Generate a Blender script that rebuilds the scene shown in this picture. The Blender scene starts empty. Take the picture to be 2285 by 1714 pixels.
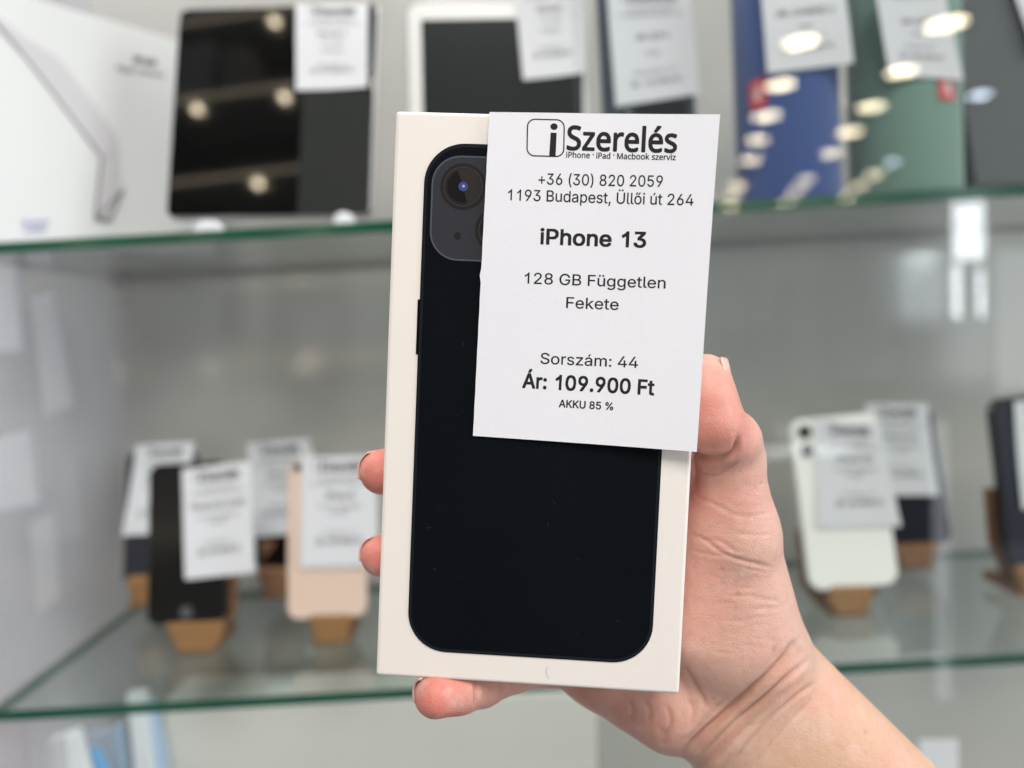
import bpy, bmesh, math
import numpy as np
from mathutils import Vector, Matrix
R = math.radians
sc = bpy.context.scene
COL = sc.collection

# ------------------------------------------------------------------ camera
F = 1716.0; CX = 1142.5; CY = 857.0            # focal length and centre in pixels of the 2285 px wide photograph
EYE = 1.35
cd = bpy.data.cameras.new('camera'); cam = bpy.data.objects.new('camera', cd); COL.objects.link(cam)
cam.matrix_world = Matrix.Translation((0, 0, EYE)) @ Matrix.Rotation(R(86), 4, 'X') @ Matrix.Rotation(R(-3.23), 4, 'Z')
cd.sensor_width = 36; cd.lens = 36 * F / 2285; cd.clip_start = 0.01; cd.clip_end = 60
cd.dof.use_dof = True; cd.dof.focus_distance = 0.222; cd.dof.aperture_fstop = 5.2; cd.dof.aperture_blades = 0
sc.camera = cam
MC = cam.matrix_world.copy()

# ------------------------------------------------------------------ world, lamps, exposure
w = bpy.data.worlds.new("World"); sc.world = w; w.use_nodes = True
nt = w.node_tree; bg = nt.nodes['Background']
bg.inputs[0].default_value = (0.86, 0.92, 1.0, 1); bg.inputs[1].default_value = 0.34

def area(name, loc, target, size, power, color, size_y=None):
    l = bpy.data.lights.new(name, 'AREA'); l.energy = power; l.color = color; l.size = size
    if size_y: l.shape = 'RECTANGLE'; l.size_y = size_y
    o = bpy.data.objects.new(name, l); COL.objects.link(o); o.location = loc
    o.rotation_euler = (Vector(target) - Vector(loc)).to_track_quat('-Z', 'Y').to_euler()
    return o
area('window_light', (2.7, -0.5, 1.9), (0, .4, 1.25), 1.4, 46, (0.95, 0.97, 1.0), 1.8)
area('ceiling_light', (0.2, -1.25, 3.15), (0, .4, 1.3), 1.1, 54, (1.0, 0.97, 0.93))
area('cabinet_fill_light', (0.1, 0.60, 2.15), (0, .68, 1.2), 1.0, 2.2, (1.0, 0.97, 0.92), 0.12)  # unseen fill lamp, added to brighten the inside of the cabinet
area('side_fill_light', (-0.72, 0.60, 2.1), (-.7, .72, 1.1), 0.4, 6.0, (0.95, 0.97, 1.0), 0.12)  # unseen fill lamp, added to light the space behind the side glass

sc.view_settings.view_transform = 'Standard'; sc.view_settings.look = 'None'
sc.view_settings.gamma = 1; sc.view_settings.exposure = 0.0
sc.cycles.max_bounces = 10; sc.cycles.transparent_max_bounces = 16
sc.cycles.use_denoising = True
sc.cycles.sample_clamp_indirect = 6.0
# ------------------------------------------------------------------ materials
def mat(name, color, rough=0.5, metal=0.0, spec=0.5, coat=0.0, bump=0.0, bscale=800, vary=0.0, vscale=40, sss=0.0, sheen=0.0):
    m = bpy.data.materials.new(name); m.use_nodes = True; n = m.node_tree.nodes; L = m.node_tree.links
    p = n['Principled BSDF']
    p.inputs['Base Color'].default_value = (*color, 1); p.inputs['Roughness'].default_value = rough
    p.inputs['Metallic'].default_value = metal; p.inputs['Specular IOR Level'].default_value = spec
    p.inputs['Coat Weight'].default_value = coat; p.inputs['Coat Roughness'].default_value = 0.05
    tc = n.new('ShaderNodeTexCoord')
    if bump:
        t = n.new('ShaderNodeTexNoise'); t.inputs['Scale'].default_value = bscale; t.inputs['Detail'].default_value = 4
        b = n.new('ShaderNodeBump'); b.inputs['Strength'].default_value = bump; b.inputs['Distance'].default_value = 0.0003
        L.new(tc.outputs['Object'], t.inputs['Vector']); L.new(t.outputs['Fac'], b.inputs['Height']); L.new(b.outputs[0], p.inputs['Normal'])
    if vary:
        t = n.new('ShaderNodeTexNoise'); t.inputs['Scale'].default_value = vscale; t.inputs['Detail'].default_value = 5
        r = n.new('ShaderNodeMix'); r.data_type = 'RGBA'
        r.inputs[6].default_value = (*[c * (1 - vary) for c in color], 1); r.inputs[7].default_value = (*[min(1, c * (1 + vary)) for c in color], 1)
        L.new(tc.outputs['Object'], t.inputs['Vector']); L.new(t.outputs['Fac'], r.inputs[0]); L.new(r.outputs[2], p.inputs['Base Color'])
    return m
def emit(name, color, s):
    m = bpy.data.materials.new(name); m.use_nodes = True; n = m.node_tree.nodes; L = m.node_tree.links
    n.remove(n['Principled BSDF']); e = n.new('ShaderNodeEmission'); e.inputs[0].default_value = (*color, 1); e.inputs[1].default_value = s
    L.new(e.outputs[0], n['Material Output'].inputs[0]); return m
def clear(name, tint, rough=0.0, gain=1.0):
    m = bpy.data.materials.new(name); m.use_nodes = True; n = m.node_tree.nodes; L = m.node_tree.links
    n.remove(n['Principled BSDF'])
    t = n.new('ShaderNodeBsdfTransparent'); t.inputs[0].default_value = (*tint, 1)
    g = n.new('ShaderNodeBsdfGlossy'); g.inputs['Roughness'].default_value = rough
    f = n.new('ShaderNodeFresnel'); f.inputs[0].default_value = 1.5
    ge = n.new('ShaderNodeNewGeometry'); iv = n.new('ShaderNodeMath'); iv.operation = 'MULTIPLY_ADD'; iv.inputs[1].default_value = -gain; iv.inputs[2].default_value = gain; L.new(ge.outputs['Backfacing'], iv.inputs[0])
    mu = n.new('ShaderNodeMath'); mu.operation = 'MULTIPLY'; mu.inputs[1].default_value = gain; mu.use_clamp = True
    x = n.new('ShaderNodeMixShader'); L.new(f.outputs[0], mu.inputs[0]); L.new(iv.outputs[0], mu.inputs[1]); L.new(mu.outputs[0], x.inputs[0])
    L.new(t.outputs[0], x.inputs[1]); L.new(g.outputs[0], x.inputs[2]); L.new(x.outputs[0], n['Material Output'].inputs[0])
    return m
M = {}
M['box'] = mat('box_board', (0.85, 0.79, 0.735), 0.5, bump=0.12, bscale=900, vary=0.012, vscale=60)
M['paper'] = mat('label_paper', (0.80, 0.795, 0.835), 0.75, bump=0.15, bscale=2200, vary=0.02, vscale=900)
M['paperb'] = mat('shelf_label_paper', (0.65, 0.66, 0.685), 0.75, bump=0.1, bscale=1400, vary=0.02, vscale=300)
M['ink'] = mat('ink', (0.018, 0.016, 0.016), 0.7, spec=0.2)
M['inkgrey'] = mat('grey_ink', (0.25, 0.25, 0.26), 0.6)
M['inkblue'] = mat('blue_ink', (0.10, 0.14, 0.45), 0.6)
M['inkred'] = mat('red_ink', (0.6, 0.15, 0.3), 0.6)
M['print'] = mat('printed_midnight', (0.0038, 0.0052, 0.0076), 0.30, spec=0.08, bump=0.06, bscale=1500, vary=0.25, vscale=18)
M['rim'] = mat('printed_rim', (0.012, 0.015, 0.020), 0.34, spec=0.1)
M['line'] = mat('printed_line', (0.003, 0.003, 0.004), 0.34, spec=0.1)
M['plateau'] = mat('printed_plateau', (0.036, 0.037, 0.046), 0.36, spec=0.1, bump=0.1, bscale=1500)
M['plateau_edge'] = mat('printed_plateau_edge', (0.085, 0.09, 0.115), 0.36, spec=0.1)
M['ring'] = mat('printed_lens_ring', (0.022, 0.019, 0.019), 0.36, spec=0.1)
M['lens'] = mat('printed_lens', (0.010, 0.009, 0.009), 0.36, spec=0.1)
M['lensl'] = mat('printed_lens_glare', (0.032, 0.027, 0.026), 0.36, spec=0.1)
M['lensb'] = mat('printed_lens_blue', (0.06, 0.065, 0.20), 0.36, spec=0.1)
M['lensc'] = mat('printed_lens_core', (0.35, 0.38, 0.75), 0.36, spec=0.1)
M['back'] = mat('grey_laminate', (0.42, 0.41, 0.385), 0.10, spec=1.0, vary=0.05, vscale=5)
M['side'] = mat('pale_laminate', (0.56, 0.565, 0.61), 0.06, spec=1.0, vary=0.03, vscale=5)
M['base'] = mat('base_board', (0.55, 0.54, 0.51), 0.5, vary=0.05, vscale=5)
M['wbox'] = mat('white_carton', (0.60, 0.61, 0.60), 0.35, vary=0.02, vscale=10)
M['bbox'] = mat('beige_carton', (0.66, 0.65, 0.61), 0.5, vary=0.05, vscale=9)
M['prgrey'] = mat('printed_light_grey', (0.50, 0.49, 0.50), 0.4)
M['prdark'] = mat('printed_dark_grey', (0.17, 0.165, 0.17), 0.4)
M['screen'] = mat('black_screen', (0.004, 0.004, 0.004), 0.04, spec=0.6)
M['screen2'] = mat('smoked_screen', (0.026, 0.029, 0.028), 0.2, spec=0.12)
M['alu'] = mat('aluminium', (0.55, 0.55, 0.56), 0.3, metal=0.9)
M['wplastic'] = mat('white_plastic', (0.78, 0.78, 0.76), 0.2)
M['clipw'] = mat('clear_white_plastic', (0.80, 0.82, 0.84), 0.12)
M['blackgl'] = mat('black_glass_back', (0.010, 0.010, 0.010), 0.12, spec=0.5)
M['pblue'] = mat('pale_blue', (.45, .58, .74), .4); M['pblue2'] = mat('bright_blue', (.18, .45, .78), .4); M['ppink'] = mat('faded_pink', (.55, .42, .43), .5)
M['navy'] = mat('navy_case', (0.022, 0.035, 0.055), 0.35)
M['navyph'] = mat('navy_phone', (0.016, 0.018, 0.028), 0.22)
M['gold'] = mat('gold_phone', (0.70, 0.54, 0.44), 0.25)
M['whiteph'] = mat('white_phone', (0.88, 0.88, 0.83), 0.15)
M['gunmetal'] = mat('dark_grey_slab', (0.075, 0.082, 0.088), 0.4, vary=0.1, vscale=10)
M['cork'] = mat('cork', (0.27, 0.14, 0.05), 0.8, bump=1.0, bscale=400, vary=0.3, vscale=160)
M['corkd'] = mat('dark_cork', (0.21, 0.105, 0.05), 0.8, bump=1.0, bscale=400, vary=0.25, vscale=160)
M['steel'] = mat('steel', (0.35, 0.35, 0.36), 0.3, metal=1.0)
M['red'] = mat('red_badge', (0.50, 0.03, 0.03), 0.4)
M['ltext'] = mat('badge_white', (0.75, 0.7, 0.7), 0.5)
M['glass'] = clear('shelf_glass', (0.93, 0.965, 0.95), 0.0, 1.6)
M['pane'] = clear('pane_glass', (0.975, 0.985, 0.98), 0.0, 1.8)
M['edge'] = mat('glass_edge_green', (0.006, 0.075, 0.042), 0.12, spec=0.6, vary=0.6, vscale=14)
M['paneedge'] = mat('pane_edge', (0.45, 0.52, 0.50), 0.15)
M['lampw'] = emit('warm_lamp', (1.0, 0.86, 0.58), 42)
M['lampc'] = emit('cool_lamp', (0.72, 0.85, 1.0), 36)
M['winlit'] = emit('lit_window', (0.90, 0.95, 1.0), 15)
M['winsoft'] = emit('hazy_window', (0.88, 0.93, 1.0), 2.2)
M['wstrip'] = emit('white_strip', (0.95, 0.97, 1.0), 5)
M['spot'] = emit('shelf_spot', (1.0, 0.85, 0.6), 60)
M['strip'] = emit('warm_strip', (1.0, 0.85, 0.6), 6)
M['shopdark'] = mat('dark_shelving', (0.05, 0.05, 0.05), 0.6)
M['housing'] = mat('lamp_housing', (0.7, 0.7, 0.7), 0.4)
def hazy(name, color, see):
    m = mat(name, color, 0.2, spec=0.8); n = m.node_tree.nodes; L = m.node_tree.links; p = n['Principled BSDF']
    t = n.new('ShaderNodeBsdfTransparent'); x = n.new('ShaderNodeMixShader'); x.inputs[0].default_value = see
    L.new(p.outputs[0], x.inputs[1]); L.new(t.outputs[0], x.inputs[2]); L.new(x.outputs[0], n['Material Output'].inputs[0]); return m
M['side'] = hazy('frosted_side_glass', (0.60, 0.61, 0.66), 0.62)
def fabric(name, c):
    m = mat(name, c, 0.75); n = m.node_tree.nodes; L = m.node_tree.links; p = n['Principled BSDF']
    tc = n.new('ShaderNodeTexCoord'); v = n.new('ShaderNodeTexVoronoi'); v.inputs['Scale'].default_value = 900
    mp = n.new('ShaderNodeMapping'); mp.inputs['Scale'].default_value = (1, 1, 0.6)
    b = n.new('ShaderNodeBump'); b.inputs['Strength'].default_value = 0.7; b.inputs['Distance'].default_value = 0.0006
    L.new(tc.outputs['Object'], mp.inputs[0]); L.new(mp.outputs[0], v.inputs['Vector']); L.new(v.outputs['Distance'], b.inputs['Height']); L.new(b.outputs[0], p.inputs['Normal'])
    p.inputs['Sheen Weight'].default_value = 0.3; return m
M['fblue'] = fabric('blue_fabric', (0.020, 0.058, 0.215)); M['fgreen'] = fabric('green_fabric', (0.145, 0.25, 0.20))

# ------------------------------------------------------------------ helpers
def cam2w(x, y, d):                                # camera metres (right, up, forward) -> world
    return MC @ Vector((x, y, -d))
def ray(px, py):
    return (MC.to_3x3() @ Vector(((px - CX) / F, -(py - CY) / F, -1))).normalized()
V = 2285 / 2212.0
def onY(px, py, Y, v=True):                        # where the sight line meets the vertical plane y = Y
    if v: px *= V; py *= V
    d = ray(px, py); return Vector((0, 0, EYE)) + d * (Y / d.y)
def onPlane(px, py, o, n, v=True):
    if v: px *= V; py *= V
    e = Vector((0, 0, EYE)); d = ray(px, py); return e + d * ((o - e).dot(n) / d.dot(n))
def mesh(name, verts, faces, mats, parent=None, smooth=False, fm=None, origin=None):
    me = bpy.data.meshes.new(name)
    vs = [Vector(v) for v in verts]
    if origin is not None: vs = [v - Vector(origin) for v in vs]
    me.from_pydata([tuple(v) for v in vs], [], [tuple(f) for f in faces]); me.validate()
    for m in (mats if isinstance(mats, (list, tuple)) else [mats]): me.materials.append(m)
    if fm is not None and len(fm) == len(me.polygons): me.polygons.foreach_set('material_index', fm)
    if smooth: me.polygons.foreach_set('use_smooth', [True] * len(me.polygons))
    me.update()
    o = bpy.data.objects.new(name, me); COL.objects.link(o)
    if origin is not None: o.location = origin
    if parent: o.parent = parent
    return o
def tag(o, label=None, cat=None, group=None, kind=None):
    if label: o['label'] = label
    if cat: o['category'] = cat
    if group: o['group'] = group
    if kind: o['kind'] = kind
    return o
def empty(name, m):
    o = bpy.data.objects.new(name, None); COL.objects.link(o); o.empty_display_size = 0.02
    o.matrix_world = m if isinstance(m, Matrix) else Matrix.Translation(m); return o
def boxmesh(x0, x1, y0, y1, z0, z1):
    v = [(x, y, z) for x in (x0, x1) for y in (y0, y1) for z in (z0, z1)]
    return v, [(0, 1, 3, 2), (4, 6, 7, 5), (0, 4, 5, 1), (2, 3, 7, 6), (0, 2, 6, 4), (1, 5, 7, 3)]
def bevel(o, wdt, seg=3):
    b = o.modifiers.new('bevel', 'BEVEL'); b.width = wdt; b.segments = seg; b.limit_method = 'ANGLE'; b.angle_limit = R(40); return o
def rrect(w, h, r, n=10, cx=0, cy=0):
    out = []
    for qx, qy, a0 in ((1, 1, 0), (-1, 1, 90), (-1, -1, 180), (1, -1, 270)):
        for i in range(n + 1):
            a = R(a0 + 90 * i / n); out.append((cx + qx * (w / 2 - r) + r * math.cos(a), cy + qy * (h / 2 - r) + r * math.sin(a)))
    return out
def slab(name, outline, z0, z1, m, parent, ch=0.0):           # a flat plate in local xy, from z0 to z1, with an optional rounded front edge
    n = len(outline); rings = []
    cx = sum(p[0] for p in outline) / n; cy = sum(p[1] for p in outline) / n
    mx = max(abs(p[0] - cx) for p in outline); my = max(abs(p[1] - cy) for p in outline)
    def ring(z, ins): return [(cx + (x - cx) * (1 - ins / mx), cy + (y - cy) * (1 - ins / my), z) for x, y in outline]
    if ch: rings = [ring(z0, ch), ring(z0 + ch * .3, ch * .3), ring(z0 + ch, 0), ring(z1 - ch, 0), ring(z1 - ch * .3, ch * .3), ring(z1, ch)]
    else: rings = [ring(z0, 0), ring(z1, 0)]
    v = [p for r_ in rings for p in r_]; f = []
    for k in range(len(rings) - 1):
        for i in range(n): j = (i + 1) % n; f.append((k * n + i, k * n + j, (k + 1) * n + j, (k + 1) * n + i))
    f.append(tuple(reversed(range(n)))); f.append(tuple((len(rings) - 1) * n + i for i in range(n)))
    return mesh(name, v, f, m, parent, smooth=False)
def disc(name, r, z0, z1, m, parent, cx=0, cy=0, n=40):
    return slab(name, [(cx + r * math.cos(2 * math.pi * i / n), cy + r * math.sin(2 * math.pi * i / n)) for i in range(n)], z0, z1, m, parent)
def annulus(name, r0, r1, z, m, parent, cx, cy, n=48):
    v = []; f = []
    for i in range(n):
        a = 2 * math.pi * i / n
        v += [(cx + r0 * math.cos(a), cy + r0 * math.sin(a), z), (cx + r1 * math.cos(a), cy + r1 * math.sin(a), z)]
        j = (i + 1) % n; f.append((2 * i, 2 * i + 1, 2 * j + 1, 2 * j))
    return mesh(name, v, f, m, parent)
def ringband(name, o1, o2, z, m, parent):
    n = len(o1); v = [(x, y, z) for x, y in o1] + [(x, y, z) for x, y in o2]
    return mesh(name, v, [(i, (i + 1) % n, n + (i + 1) % n, n + i) for i in range(n)], m, parent)

# ------------------------------------------------------------------ lettering: outlines are filled row by row (non-zero winding)
def glyph_runs(font, ch, rows, bold):
    adv, cs = GL[font][ch]
    if not cs: return adv, []
    H = 760; B = -220; SS = rows                     # rows per 1000 units
    n = int(math.ceil((H - B) * SS / 1000)); step = 1000.0 / SS
    nx = int((adv + 160) / step) + 1; X0 = -80
    grid = np.zeros((n, nx), np.int16)
    ys = B + (np.arange(n) + 0.5) * step; xs = X0 + (np.arange(nx) + 0.5) * step
    for c in cs:
        p = np.array(c, float).reshape(-1, 2); q = np.roll(p, -1, 0)
        for (x0, y0), (x1, y1) in zip(p, q):
            if y0 == y1: continue
            s = 1 if y1 > y0 else -1; lo, hi = min(y0, y1), max(y0, y1)
            for k in np.nonzero((ys >= lo) & (ys < hi))[0]:
                xi = x0 + (ys[k] - y0) * (x1 - x0) / (y1 - y0); grid[k, xs > xi] += s
    g = grid != 0
    if bold:
        rr = bold / step; R_ = int(math.ceil(rr)); out = g.copy()
        for dy in range(-R_, R_ + 1):
            for dx in range(-R_, R_ + 1):
                if dx * dx + dy * dy <= rr * rr: out |= np.roll(np.roll(g, dy, 0), dx, 1)
        g = out
    runs = []
    for k in range(n):
        r_ = g[k].astype(np.int8); dd = np.diff(np.concatenate([[0], r_, [0]]))
        for a, b in zip(np.nonzero(dd == 1)[0], np.nonzero(dd == -1)[0]):
            runs.append((X0 + a * step, X0 + b * step, ys[k] - step / 2, ys[k] + step / 2))
    return adv, runs
_gc = {}
def text_quads(s, font='A', rows=150, bold=0, track=0):
    out = []; x = 0
    for ch in s:
        key = (font, ch, rows, bold)
        if key not in _gc: _gc[key] = glyph_runs(font, ch, rows, bold)
        adv, runs = _gc[key]
        out += [(a + x, b + x, c, d) for a, b, c, d in runs]; x += adv + track
    x0 = min(q[0] for q in out); x1 = max(q[1] for q in out)
    return [(a - x0, b - x0, c, d) for a, b, c, d in out], x1 - x0
def lettering(items, tf):                           # items: (string, font, bold, left baseline, right baseline, capital height, rows); tf maps 2-D -> 3-D
    v = []; f = []
    for s, font, bold, p0, p1, cap, rows in items:
        q, wd = text_quads(s, font, rows, bold)
        p0 = np.array(p0, float); p1 = np.array(p1, float); L_ = np.linalg.norm(p1 - p0); u = (p1 - p0) / L_; nrm = np.array([-u[1], u[0]])
        sx = L_ / wd; sy = cap / (573.0 if font == 'N' else 509.0)
        for a, b, c, d in q:
            k = len(v)
            for xx, yy in ((a, c), (b, c), (b, d), (a, d)):
                P = p0 + u * xx * sx + nrm * yy * sy; v.append(tf(P[0], P[1]))
            f.append((k, k + 1, k + 2, k + 3))
    return v, f
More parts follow.
